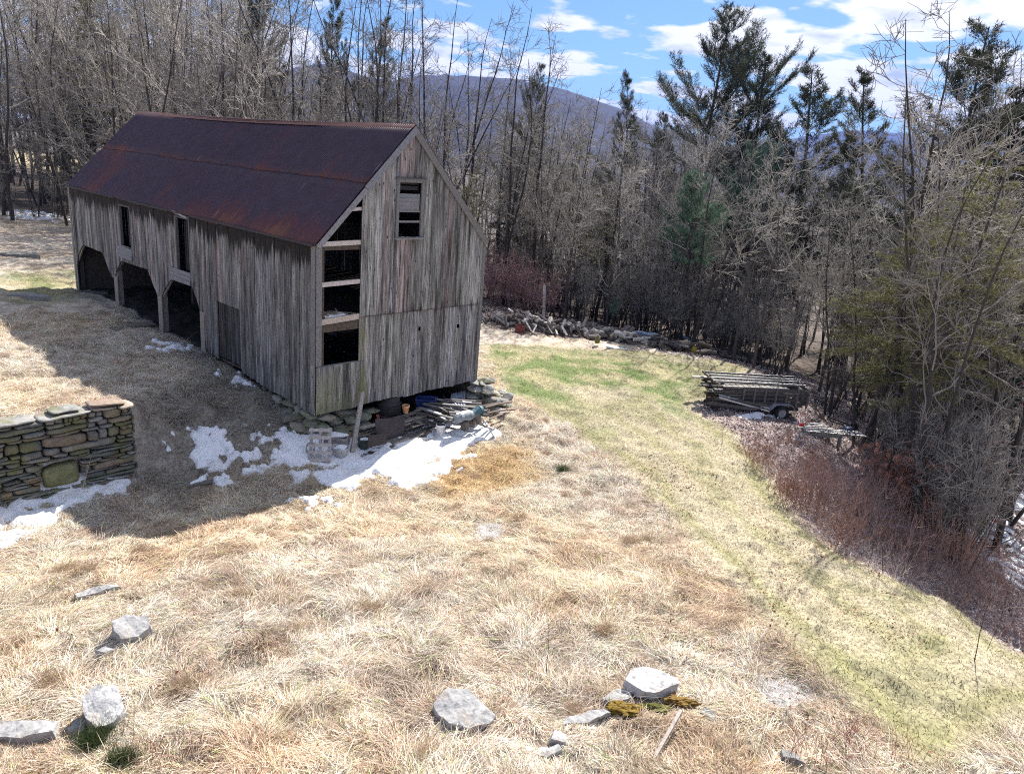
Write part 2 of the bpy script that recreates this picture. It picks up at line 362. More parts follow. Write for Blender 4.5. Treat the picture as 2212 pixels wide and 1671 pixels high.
def boards_extra(t, cur, c0, no):
    # fine grain, knots, rain streaks running down from the eaves, reddish old paint and green algae low down
    m2 = N(t, 'ShaderNodeMapping'); m2.inputs['Scale'].default_value = (14, 14, .55); t.links.new(c0.outputs['Object'], m2.inputs[0])
    n2 = N(t, 'ShaderNodeTexNoise', i_Scale=2.6, i_Detail=5.0, i_Roughness=.75); t.links.new(m2.outputs[0], n2.inputs['Vector'])
    cur = mixc(t, 1, cur, ramp(t, n2.outputs[0], [(.33, (.10, .10, .10)), (.44, (.62, .61, .60)), (.56, (1.12, 1.12, 1.12)), (.68, (1.75, 1.75, 1.75))]), 'MULTIPLY')
    m7 = N(t, 'ShaderNodeMapping'); m7.inputs['Scale'].default_value = (4.5, 4.5, .32); t.links.new(c0.outputs['Object'], m7.inputs[0])
    n7 = N(t, 'ShaderNodeTexNoise', i_Scale=1.5, i_Detail=6.0, i_Roughness=.65); t.links.new(m7.outputs[0], n7.inputs['Vector'])
    cur = mixc(t, 1, cur, ramp(t, n7.outputs[0], [(.34, (.22, .21, .20)), (.47, (.85, .85, .85)), (.60, (1.3, 1.3, 1.32))]), 'MULTIPLY')
    vo = N(t, 'ShaderNodeTexVoronoi', i_Scale=1.0); m3 = N(t, 'ShaderNodeMapping'); m3.inputs['Scale'].default_value = (5.2, 5.2, 2.6)
    t.links.new(c0.outputs['Object'], m3.inputs[0]); t.links.new(m3.outputs[0], vo.inputs['Vector'])
    cur = mixc(t, ramp(t, vo.outputs['Distance'], [(0, (1, 1, 1)), (.09, (.9, .9, .9)), (.14, (0, 0, 0))]), cur, (.05, .035, .025))
    a = N(t, 'ShaderNodeAttribute', attribute_name='Stain'); sp = N(t, 'ShaderNodeSeparateColor'); t.links.new(a.outputs[0], sp.inputs[0])
    m4 = N(t, 'ShaderNodeMapping'); m4.inputs['Scale'].default_value = (9, 9, .25); t.links.new(c0.outputs['Object'], m4.inputs[0])
    n4 = N(t, 'ShaderNodeTexNoise', i_Scale=1.2, i_Detail=3.0); t.links.new(m4.outputs[0], n4.inputs['Vector'])
    ad = N(t, 'ShaderNodeMath', operation='ADD'); t.links.new(sp.outputs[0], ad.inputs[0]); t.links.new(n4.outputs[0], ad.inputs[1])
    cur = mixc(t, ramp(t, ad.outputs[0], [(.74, (0, 0, 0)), (.88, (.96, .96, .96))]), cur, (.012, .010, .009))
    n5 = N(t, 'ShaderNodeTexNoise', i_Scale=1.1, i_Detail=4.0); t.links.new(c0.outputs['Object'], n5.inputs['Vector'])
    ad2 = N(t, 'ShaderNodeMath', operation='MULTIPLY'); t.links.new(sp.outputs[1], ad2.inputs[0]); t.links.new(n5.outputs[0], ad2.inputs[1])
    cur = mixc(t, ramp(t, ad2.outputs[0], [(.2, (0, 0, 0)), (.6, (.8, .8, .8))]), cur, (.17, .18, .07))
    cur = mixc(t, ramp(t, n5.outputs[0], [(.62, (0, 0, 0)), (.78, (.3, .3, .3))]), cur, (.24, .13, .115))
    return cur
M_BOARD = mat('weathered_boards', (1, 1, 1), .9, True, 3, .25, (22, 22, .7), .6, .012, extra=boards_extra)
M_TRIM = mat('grey_trim', (.25, .25, .26), .85, True, 7, .6, (6, 6, 3), .4, .008)
M_BEAM = mat('old_beam', (.42, .38, .35), .85, True, 6, .4, (3, 3, 3), .5, .01)
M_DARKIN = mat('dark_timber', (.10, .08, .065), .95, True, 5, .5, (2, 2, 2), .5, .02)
M_PLANK = mat('grey_plank', (.34, .32, .30), .85, True, 7, .45, (2, 2, 2), .5, .006)
def stone_extra(t, cur, c0, no):
    n2 = N(t, 'ShaderNodeTexNoise', i_Scale=1.7, i_Detail=5.0); t.links.new(c0.outputs['Object'], n2.inputs['Vector'])
    cur = mixc(t, ramp(t, n2.outputs[0], [(.5, (0, 0, 0)), (.62, (.6, .6, .6))]), cur, (.15, .15, .055))
    n3 = N(t, 'ShaderNodeTexNoise', i_Scale=2.3, i_Detail=4.0); mm = N(t, 'ShaderNodeMapping'); mm.inputs['Location'].default_value = (7, 3, 1); t.links.new(c0.outputs['Object'], mm.inputs[0]); t.links.new(mm.outputs[0], n3.inputs['Vector'])
    return mixc(t, ramp(t, n3.outputs[0], [(.6, (0, 0, 0)), (.68, (.5, .5, .5))]), cur, (.26, .15, .07))
M_STONE = mat('fieldstone', (1, 1, 1), .92, True, 5, .45, (1, 1, 1.6), .8, .03, extra=stone_extra)
def pale_extra(t, cur, c0, no):
    n2 = N(t, 'ShaderNodeTexNoise', i_Scale=9.0, i_Detail=6.0); t.links.new(c0.outputs['Object'], n2.inputs['Vector'])
    cur = mixc(t, ramp(t, n2.outputs[0], [(.55, (0, 0, 0)), (.66, (.7, .7, .7))]), cur, (.17, .17, .17))
    n3 = N(t, 'ShaderNodeTexNoise', i_Scale=2.6, i_Detail=6.0); t.links.new(c0.outputs['Object'], n3.inputs['Vector'])
    return mixc(t, ramp(t, n3.outputs[0], [(.56, (0, 0, 0)), (.64, (.45, .45, .45))]), cur, (.30, .24, .20))
M_PALE = mat('pale_rock', (.38, .375, .37), .9, True, 6, .3, (1, 1, 1), .8, .03, extra=pale_extra)
def snow_extra(t, cur, c0, no):
    n2 = N(t, 'ShaderNodeTexNoise', i_Scale=26.0, i_Detail=4.0, i_Roughness=.7); t.links.new(c0.outputs['Object'], n2.inputs['Vector'])
    cur = mixc(t, ramp(t, n2.outputs[0], [(.62, (0, 0, 0)), (.70, (.75, .75, .75))]), cur, (.30, .24, .19))
    n3 = N(t, 'ShaderNodeTexNoise', i_Scale=1.8, i_Detail=5.0); t.links.new(c0.outputs['Object'], n3.inputs['Vector'])
    return mixc(t, ramp(t, n3.outputs[0], [(.55, (0, 0, 0)), (.7, (.35, .35, .35))]), cur, (.62, .60, .58))
M_SNOW = mat('snow', (.86, .88, .93), .7, False, 12, .12, (1, 1, 1), 1.0, .05, extra=snow_extra)
M_BARK = mat('grey_bark', (.115, .10, .092), .95, True, 6, .5, (3, 3, .8), .8, .02)
M_TWIG = mat('twig', (.47, .435, .395), .9, True, 2, .3, (1, 1, 1), 0)
M_NEEDLE = mat('needles', (1, 1, 1), .7, True, 1.2, .4, (1, 1, 1), 0, trans=.2)
M_GRASS = mat('dry_grass', (1, 1, 1), .75, True, .6, .2, (1, 1, 1), 0, trans=.22)
M_METAL = mat('aluminium', (.62, .63, .65), .4, True, 8, .2, (1, 1, 1), .1, .002, metal=.9)
M_PAINT = mat('painted', (1, 1, 1), .6, True, 9, .3, (1, 1, 1), .2, .004)
M_RUB = mat('rubber', (.03, .03, .03), .8, False, 9, .3, (1, 1, 1), .3, .004)
def ground_extra(t, cur, c0, no):
    n2 = N(t, 'ShaderNodeTexNoise', i_Scale=9.0, i_Detail=7.0, i_Roughness=.75); t.links.new(c0.outputs['Object'], n2.inputs['Vector'])
    return mixc(t, 1, cur, ramp(t, n2.outputs[0], [(.3, (.38, .36, .34)), (.5, (.9, .9, .9)), (.7, (1.3, 1.3, 1.3))]), 'MULTIPLY')
M_GROUND = mat('ground', (1, 1, 1), .95, True, 2.2, .3, (1, 1, 1), .8, .08, extra=ground_extra, detail=9)

# ------------------------------------------------------------------ ground sheet
nx, ny = GX.shape
V = np.stack([GX, GY, GZ], -1).reshape(-1, 3)
idx = np.arange(nx * ny).reshape(nx, ny)
F = np.stack([idx[:-1, :-1], idx[1:, :-1], idx[1:, 1:], idx[:-1, 1:]], -1).reshape(-1, 4)
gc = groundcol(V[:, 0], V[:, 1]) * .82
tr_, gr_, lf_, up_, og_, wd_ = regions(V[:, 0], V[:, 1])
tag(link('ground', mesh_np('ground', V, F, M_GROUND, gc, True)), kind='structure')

# snow sheets
def snow_sheet(P, mk, name='snow', st=.055, pad=.7):
    x0, y0 = P.min(0) - pad; x1, y1 = P.max(0) + pad
    xs = np.arange(x0, x1, st); ys = np.arange(y0, y1, st); X, Y = np.meshgrid(xs, ys, indexing='ij')
    m = mk(X, Y); Z = H(X, Y) + np.clip(m, -.3, .25) * .35 + .01 + .03 * (fbm(X * 5, Y * 5, 33, 3) - .5)
    ii = np.arange(X.size).reshape(X.shape)
    F = np.stack([ii[:-1, :-1], ii[1:, :-1], ii[1:, 1:], ii[:-1, 1:]], -1).reshape(-1, 4)
    keep = m.ravel()[F].max(1) > -.12
    F = F[keep]; used, inv = np.unique(F, return_inverse=True)
    V = np.stack([X, Y, Z], -1).reshape(-1, 3)[used]
    if len(F): tag(link(name, mesh_np(name, V, inv.reshape(-1, 4), M_SNOW, None, True)), kind='structure')
for k, P in enumerate(SNOWS):
    snow_sheet(P, lambda x, y, P=P: np.minimum(sdf(x, y, P), .3) * 1.3 + (fbm(x * 2.2, y * 2.2, 30, 4) - .5) * 1.9)
for P in SPATCH:
    big = np.ptp(P[:, 0]) > 8
    snow_sheet(P, lambda x, y, P=P: np.minimum(sdf(x, y, P) * 1.6, .06) + (fbm(x * 3.4, y * 3.4, 40, 4) - .585) * 3.0, st=.15 if big else .055)

# ------------------------------------------------------------------ far hills, distance haze partly put into their blue base colours
def hill(name, prof, dist, depth, colr, label=None, step=14, hz=0):
    us = np.arange(prof[0][0], prof[-1][0], step); vs = np.interp(us, [p[0] for p in prof], [p[1] for p in prof])
    rows = []
    for j in range(26):
        f = j / 25
        row = []
        for i, (u, v) in enumerate(zip(us, vs)):
            d = ray(u, v); d = d / np.hypot(d[0], d[1]); top = CAM[2] + d[2] * dist
            rr = dist - depth * (1 - f) if f < 1 else dist
            zz = -60 + (top + 60) * (f ** .8) + (fbm(np.array(u * .02), np.array(f * 6.), 44, 4) - .5) * .16 * top * math.sin(f * math.pi) + (fbm(np.array(u * .25), np.array(f * 30.), 46, 2) - .5) * 10 * (f > 0)
            row.append((CAM[0] + d[0] * rr, CAM[1] + d[1] * rr, float(zz)))
        rows.append(row)
    rows.append([(x * 1.15, y * 1.15, -80) for x, y, z in rows[-1]])
    V = np.array(rows); n, k = V.shape[:2]; ii = np.arange(n * k).reshape(n, k)
    F = np.stack([ii[:-1, :-1], ii[:-1, 1:], ii[1:, 1:], ii[1:, :-1]], -1).reshape(-1, 4)
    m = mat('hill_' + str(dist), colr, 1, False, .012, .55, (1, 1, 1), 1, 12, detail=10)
    tag(link(name, mesh_np(name, V.reshape(-1, 3), F, m, None, True)), kind='structure')
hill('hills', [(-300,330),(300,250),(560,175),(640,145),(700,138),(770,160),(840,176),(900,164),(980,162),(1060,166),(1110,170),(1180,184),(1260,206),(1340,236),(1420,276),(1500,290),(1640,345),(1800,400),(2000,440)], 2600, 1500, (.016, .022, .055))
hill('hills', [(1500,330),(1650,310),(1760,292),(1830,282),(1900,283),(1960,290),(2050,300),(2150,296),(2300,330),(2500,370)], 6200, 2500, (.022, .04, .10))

# thin summerless haze: even air from a metre below the ground to just over the hills

# ================================================================== BARN
W_, L_, HE, HR = 6.72, 20.04, 5.1, 8.5
barn = empty('barn', (0, 0, 0), 0, 'weathered grey board barn with rusty dark metal roof and open bays', 'barn')
def stain_build(mb, name, st, parent, m=None, bevel=0):
    o = mb.build(name, m or M_BOARD, parent, bevel=bevel)
    at = o.data.color_attributes.new('Stain', 'FLOAT_COLOR', 'POINT')
    co = np.array([v.co[:] for v in o.data.vertices]); s = np.array([st(*p) for p in co])
    at.data.foreach_set('color', np.c_[s, np.zeros(len(co)), np.ones(len(co))].astype(np.float32).ravel())
    return o
rb = random.Random(11)
def tone(base=.30, warm=True):
    k = base * rb.uniform(.5, 1.1); r = rb.random()
    if r < .09 and warm: return (k * 1.08, k * .92, k * .90)
    if r < .22: return (k * .98, k * .99, k * .93)
    if r < .36: return (k * .97, k * .975, k * 1.03)
    return (k * .98, k * .965, k * .945)
def interp(p, x): return float(np.interp(x, [a for a, b in p], [b for a, b in p]))
def siding(mb, a0, a1, bot, top, place, wmin=.16, wmax=.31, skip=(), base=.30, gap=.008, cuts=(), th=.026, warm=True):
    a = a0
    while a < a1 - .03:
        b = min(a + rb.uniform(wmin, wmax), a1)
        for cpt in cuts:
            if a < cpt - .02 < b: b = cpt
        mid = (a + b) / 2; tn = tone(base, warm)
        segs = [(bot(a + .004), bot(b - .004), top(a + .004), top(b - .004))]
        ivs = segs
        for (s0, s1, z0, z1) in skip:
            if s0 - .01 <= mid <= s1 + .01:
                new = []
                for (ba, bb, ta, tb) in ivs:
                    if z1 <= min(ba, bb) or z0 >= max(ta, tb): new.append((ba, bb, ta, tb)); continue
                    if z0 > min(ba, bb) + .05: new.append((ba, bb, z0, z0))
                    if z1 < min(ta, tb) - .03: new.append((z1, z1, ta, tb))
                ivs = new
        off = rb.uniform(0, .012); g = gap * rb.uniform(.3, 1.4); dz = rb.uniform(-.04, .025)
        for (ba, bb, ta, tb) in ivs:
            A, B = a + g / 2, b - g / 2
            n = max(1, int((max(ta, tb) - min(ba, bb)) / .5))
            # board as a strip of quads so that it can bow slightly
            bow = rb.uniform(-.012, .014); ph = rb.uniform(0, 3); vs = []
            for k in range(n + 1):
                f = k / n; zA = ba + (ta - ba) * f + (dz if k == 0 and ba < 2.0 else 0); zB = bb + (tb - bb) * f + (dz if k == 0 and ba < 2.0 else 0)
                o = off + bow * math.sin(f * 3 + ph)
                vs += [place(A, zA, o), place(B, zB, o), place(B, zB, o + th), place(A, zA, o + th)]
            fs = []
            for k in range(n):
                q = 4 * k
                for i in range(4): fs.append((q + i, q + (i + 1) % 4, q + 4 + (i + 1) % 4, q + 4 + i))
            fs += [(3, 2, 1, 0), (4 * n, 4 * n + 1, 4 * n + 2, 4 * n + 3)]
            mb.add(vs, fs, tn)
        a = b
rake = lambda x: HE + (HR - HE) * (1 - abs(x - W_ / 2) / (W_ / 2)) - .03
# --- front gable: upper and lower boards
OPX0, OPX1 = .16, 1.52
winsk = [(2.86, 3.72, 5.24, 6.86)]
g = MB(); PF = lambda a, z, o: Vector((a, -o, z))
siding(g, OPX1, W_, lambda x: 2.86, rake, PF, skip=winsk, cuts=(2.86, 3.72, 5.2), base=.34)
siding(g, 1.70, W_, lambda x: .02 + .012 * math.sin(x * 3), lambda x: 2.84, PF, .22, .34, skip=[(3.85, 3.97, 2.16, 2.31), (5.60, 5.72, 2.08, 2.22)], cuts=(3.85, 3.97, 5.2, 5.6, 5.72), base=.36)
siding(g, 0, 1.70, lambda x: .0, lambda x: 1.46, PF, .2, .34, base=.31)
def st_gable(x, y, z):
    s = .28 * max(0, 1 - abs(z - 2.86) / .35) * (x > 1.6) + .30 * max(0, 1 - (rake(x) - z) / .45) + (.22 if 2.9 < x < 3.7 and 4.2 < z < 5.2 else 0) - .05
    return (max(0, s), max(0, 1.2 - z * .5) * max(0, 1 - x / 2.6) + (.75 if 1.5 < x < 1.9 and z < 3 else 0))
stain_build(g, 'gable_siding', st_gable, barn)
g = MB(); siding(g, 1.50, 1.70, lambda x: 1.46, lambda x: 2.84, PF, .2, .2, base=.27)
stain_build(g, 'jamb_board', lambda x, y, z: (.0, .8), barn)
# lower seam drip edge
g = MB(); g.bar((1.72, -.045, 2.85), (W_ + .01, -.045, 2.855), .02, .012, (.6, .42, .36)); g.build('drip_strip', M_TRIM, barn)
# --- left long wall (x=0)
P0 = lambda a, z, o: Vector((-o, a, z))
botp = [(0, .02), (2.2, .08), (4.2, .2), (6.5, .38), (7.10, .40), (7.101, 1.42), (7.82, 2.55), (9.65, 2.50), (10.62, 1.68), (10.90, 1.66), (11.7, 2.55), (14.35, 2.50), (15.0, 1.95), (15.35, 1.62), (15.62, 1.68), (16.35, 2.55), (18.75, 2.60), (19.72, 1.80), (19.725, .35), (20.04, .35)]
bot = lambda y: interp(botp, y)
lw = MB()
siding(lw, 0, L_, bot, lambda y: HE - .02, P0, skip=[(7.95, 8.95, 2.98, 4.86), (13.15, 14.15, 3.18, 4.76), (4.36, 6.02, .0, 2.36)], cuts=(7.1, 7.95, 8.95, 13.15, 14.15, 4.36, 6.02, 19.725, 10.62), base=.27)
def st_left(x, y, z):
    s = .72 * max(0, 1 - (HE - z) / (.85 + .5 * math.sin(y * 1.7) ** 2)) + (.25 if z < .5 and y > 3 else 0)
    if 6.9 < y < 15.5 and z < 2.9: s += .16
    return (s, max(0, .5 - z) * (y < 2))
stain_build(lw, 'side_siding', st_left, barn)
# stable door of dark boards set back behind the siding
dr = MB(); PD = lambda a, z, o: Vector((.05 - o, a, z))
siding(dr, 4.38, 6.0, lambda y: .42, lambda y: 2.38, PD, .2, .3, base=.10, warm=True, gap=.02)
dr = stain_build(dr, 'stable_door', lambda x, y, z: (.25, 0), barn); dr['label'] = 'dark rotting stable door'
for k, (y0, y1) in enumerate(((4.3, 4.38), (6.0, 6.08))):
    d = MB(); d.box((-.035, (y0 + y1) / 2, 1.38), (.05, .08, 2.0), col=(.8, .8, .78)); d.build('door_frame', M_TRIM, barn)
# side wall: sill boards under upper windows, snow-dusted
for (y0, y1, z) in ((7.9, 9.6, 2.80), (13.1, 14.6, 2.92)):
    d = MB(); 
    for q in range(3): d.bar((-.05 - .012 * q, y0, z + .13 - q * .15), (-.05 - .012 * q, y1, z + .13 - q * .15), .022, .145, (.95, .95, 1.0), jit=.004)
    d.build('sill_board', M_TRIM, barn)
# window casings on side wall with broken shutters inside
for (y0, y1, z0, z1) in ((7.95, 8.95, 2.98, 4.86), (13.15, 14.15, 3.18, 4.76)):
    fr = MB()
    fr.box((.0, y0 - .04, (z0 + z1) / 2), (.1, .08, z1 - z0), col=(.55, .53, .5)); fr.box((.0, y1 + .04, (z0 + z1) / 2), (.1, .08, z1 - z0), col=(.55, .53, .5))
    fr.box((.0, (y0 + y1) / 2, z1 + .03), (.1, y1 - y0 + .16, .06), col=(.4, .38, .36))
    f = fr.build('window_frame', M_TRIM, barn)
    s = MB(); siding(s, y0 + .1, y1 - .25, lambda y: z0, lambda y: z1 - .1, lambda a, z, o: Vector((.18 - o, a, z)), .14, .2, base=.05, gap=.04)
    stain_build(s, 'shutter', lambda x, y, z: (.3, 0), f)
# --- other walls (right long wall, rear gable) and a dark inner lining added to make the bays read black
rw = MB(); siding(rw, 0, L_, lambda y: -.05, lambda y: HE - .02, lambda a, z, o: Vector((W_ + o, a, z)), base=.3, gap=.012)
stain_build(rw, 'side_siding', lambda x, y, z: (.35 * max(0, 1 - (HE - z) / .6), 0), barn)
bw = MB(); siding(bw, 0, W_, lambda x: .0, rake, lambda a, z, o: Vector((a, L_ + o, z)), base=.3, gap=.012, skip=[(3.0, 3.8, 5.4, 6.6)])
stain_build(bw, 'gable_siding', lambda x, y, z: (.1, 0), barn)
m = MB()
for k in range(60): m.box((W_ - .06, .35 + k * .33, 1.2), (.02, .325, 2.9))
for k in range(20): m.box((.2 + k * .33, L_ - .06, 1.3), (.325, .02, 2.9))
m.build('dark_lining', M_DARKIN, barn)
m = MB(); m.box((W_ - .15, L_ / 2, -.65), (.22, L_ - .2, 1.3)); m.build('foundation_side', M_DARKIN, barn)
# corner boards
cb = MB(); cb.box((-.036, .09, 3.28), (.035, .2, 3.5), col=(.85, .83, .80)); cb.box((.07, -.045, 3.28), (.18, .03, 3.56), col=(.88, .86, .83)); cb.build('corner_board', M_TRIM, barn)
cb = MB(); cb.box((W_ - .06, -.045, 2.55), (.14, .03, 5.0), col=(.8, .79, .76)); cb.build('corner_board', M_TRIM, barn)
cb = MB(); cb.box((-.037, L_ - .08, 2.75), (.035, .17, 4.7), col=(.85, .83, .80)); cb.build('corner_board', M_TRIM, barn)
# --- frame: posts, floors, beams
for (y, z0, wd) in ((10.72, .2, .24), (15.1, .45, .24), (7.18, .2, .2)):
    p = MB(); p.box((.12, y, (z0 + 2.7) / 2 - .1), (.2, wd, 2.7 - z0 + .2), col=(.62, .6, .57), jit=.01); p.box((-.02, y, (z0 + 1.75) / 2), (.03, wd + .12, 1.75 - z0), col=(.70, .69, .67)); p.build('post', M_BEAM, barn)
# short brace boards under the arches
for (a, b) in (((-.0, 11.0, 1.7), (0, 11.75, 2.5)), ((0, 10.5, 1.75), (0, 9.7, 2.5)), ((0, 15.6, 1.7), (0, 16.3, 2.5)), ((0, 15.1, 1.95), (0, 14.4, 2.5)), ((0, 19.7, 1.75), (0, 18.85, 2.55)), ((0, 7.2, 1.5), (0, 7.85, 2.5))):
    p = MB(); p.bar((.05, a[1], a[2]), (.05, b[1], b[2]), .06, .12, (.6, .58, .56)); p.build('brace', M_BEAM, barn)
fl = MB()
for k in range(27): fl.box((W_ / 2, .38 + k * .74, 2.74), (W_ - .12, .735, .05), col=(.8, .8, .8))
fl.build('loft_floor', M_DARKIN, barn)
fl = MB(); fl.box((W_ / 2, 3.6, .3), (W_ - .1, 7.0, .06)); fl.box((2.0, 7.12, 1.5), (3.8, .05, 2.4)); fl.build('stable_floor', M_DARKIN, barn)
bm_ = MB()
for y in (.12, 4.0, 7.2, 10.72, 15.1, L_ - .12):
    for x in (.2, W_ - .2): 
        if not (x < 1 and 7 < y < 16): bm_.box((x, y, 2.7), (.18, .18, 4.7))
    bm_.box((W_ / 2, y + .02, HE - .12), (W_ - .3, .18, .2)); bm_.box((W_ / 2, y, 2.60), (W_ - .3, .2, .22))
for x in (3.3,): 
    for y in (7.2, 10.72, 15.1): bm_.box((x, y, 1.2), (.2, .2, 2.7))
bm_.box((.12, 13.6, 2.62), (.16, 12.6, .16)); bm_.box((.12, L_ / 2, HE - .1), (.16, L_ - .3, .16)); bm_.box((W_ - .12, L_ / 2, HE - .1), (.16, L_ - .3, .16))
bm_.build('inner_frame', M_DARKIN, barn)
# hay and clutter sheltered in the bays
def railpart(a, b, w=.1, t=.06, c=(1, 1, 1)):
    m = MB(); m.bar(a, b, w, t, c, jit=.004); return m
for (zz, y) in ((6.05, .06), (5.08, .05), (3.92, .05)):
    x0 = OPX0 - .04 if zz < 5.2 else max(.16, (zz - HE) / (HR - HE) * W_ / 2 + .14)
    railpart((x0, y - .01, zz - .02), (OPX1 + .06, y - .01, zz + .02), .07, .13 if zz < 6 else .1, (1.35, 1.35, 1.4)).build('girt', M_BEAM, barn)
m = railpart((OPX0 - .05, .05, 2.80), (OPX1 + .2, .05, 2.88), .1, .17, (1.2, 1.15, 1.1)); fl2 = m.build('girt', M_BEAM, barn)
s = MB(); s.box((.75, .28, 2.93), (.75, .32, .05), jit=.02); s.build('snow_ledge', M_SNOW, barn, bevel=.02)
m = MB()
for k in range(14): 
    a = rb.uniform(0, 6.28); c = Vector((rb.uniform(.2, 1.2), rb.uniform(.15, .6), 2.93 + rb.uniform(0, .08))); d = Vector((math.cos(a), math.sin(a) * .5, rb.uniform(-.1, .1))) * rb.uniform(.15, .4)
    m.bar(c - d, c + d, .05, .03, (.7, .6, .5))
m.build('floor_scraps', M_BEAM, barn)
# sill of opening
m = MB(); m.box((.82, .03, 1.44), (1.4, .12, .05), col=(1, .98, .96)); m.build('opening_sill', M_TRIM, barn)
# gable window with frame and slats
wf = MB()
wf.box((2.80, -.055, 6.05), (.10, .04, 1.72), col=(.82, .82, .80)); wf.box((3.77, -.055, 6.05), (.10, .04, 1.72), col=(.82, .82, .80))
wf.box((3.285, -.058, 6.93), (1.10, .05, .11), col=(.8, .8, .78)); wf.box((3.285, -.075, 7.0), (1.16, .10, .03), col=(.4, .38, .37)); wf.box((3.285, -.085, 5.19), (1.14, .13, .06), col=(1.0, .98, .96))
wf = wf.build('gable_window_frame', M_TRIM, barn)
m = MB()
for k in range(4): m.box((3.28, -.012, 6.10 + k * .125), (.80, .02, .12), col=(.95 - .1 * (k == 3), .93, .97))
m.box((3.28, -.02, 6.01), (.84, .05, .05), col=(.9, .9, .9)); m.box((3.28, -.02, 5.70), (.84, .05, .06), col=(.95, .95, .93))
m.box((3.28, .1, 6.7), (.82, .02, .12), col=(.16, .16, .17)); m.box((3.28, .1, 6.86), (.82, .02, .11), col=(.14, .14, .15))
m.build('window_slat', M_TRIM, wf)
# --- roof: corrugated sheets, two courses per slope, ridge cap
def roof_extra(t, cur, c0, no):
    sp = N(t, 'ShaderNodeSeparateXYZ'); t.links.new(c0.outputs['Object'], sp.inputs[0])
    mm = N(t, 'ShaderNodeMapping'); mm.inputs['Scale'].default_value = (.3, 4.2, .3); t.links.new(c0.outputs['Object'], mm.inputs[0])
    n1 = N(t, 'ShaderNodeTexNoise', i_Scale=1.0, i_Detail=7.0, i_Roughness=.68); t.links.new(mm.outputs[0], n1.inputs['Vector'])
    n2 = N(t, 'ShaderNodeTexNoise', i_Scale=.42, i_Detail=3.0); t.links.new(c0.outputs['Object'], n2.inputs['Vector'])
    a = N(t, 'ShaderNodeAttribute', attribute_name='Stain'); s2 = N(t, 'ShaderNodeSeparateColor'); t.links.new(a.outputs[0], s2.inputs[0])
    A = N(t, 'ShaderNodeMath', operation='ADD'); t.links.new(n1.outputs[0], A.inputs[0]); t.links.new(n2.outputs[0], A.inputs[1])
    B0 = N(t, 'ShaderNodeMath', operation='ADD'); t.links.new(A.outputs[0], B0.inputs[0]); t.links.new(s2.outputs[0], B0.inputs[1])
    B = N(t, 'ShaderNodeMath', operation='MULTIPLY'); t.links.new(B0.outputs[0], B.inputs[0]); B.inputs[1].default_value = .5
    c1 = mixc(t, ramp(t, B.outputs[0], [(.54, (0, 0, 0)), (.62, (.8, .8, .8))]), cur, (.105, .036, .040))
    c2 = mixc(t, ramp(t, B.outputs[0], [(.665, (0, 0, 0)), (.74, (.6, .6, .6))]), c1, (.20, .085, .045))
    n3 = N(t, 'ShaderNodeTexNoise', i_Scale=1.0, i_Detail=3.0); m3 = N(t, 'ShaderNodeMapping'); m3.inputs['Scale'].default_value = (1.2, 22, 1.2); t.links.new(c0.outputs['Object'], m3.inputs[0]); t.links.new(m3.outputs[0], n3.inputs['Vector'])
    return mixc(t, ramp(t, n3.outputs[0], [(.70, (0, 0, 0)), (.74, (.5, .5, .5))]), c2, (.26, .24, .24))
M_ROOF = mat('rusty_sheet', (.058, .037, .058), .55, True, 2, .25, (1, 1, 1), .1, .003, spec=.35, extra=roof_extra)
sl_len = math.hypot(HR - HE, W_ / 2); dirv = Vector((W_ / 2, 0, HR - HE)).normalized(); nrm = Vector((-dirv.z, 0, dirv.x))
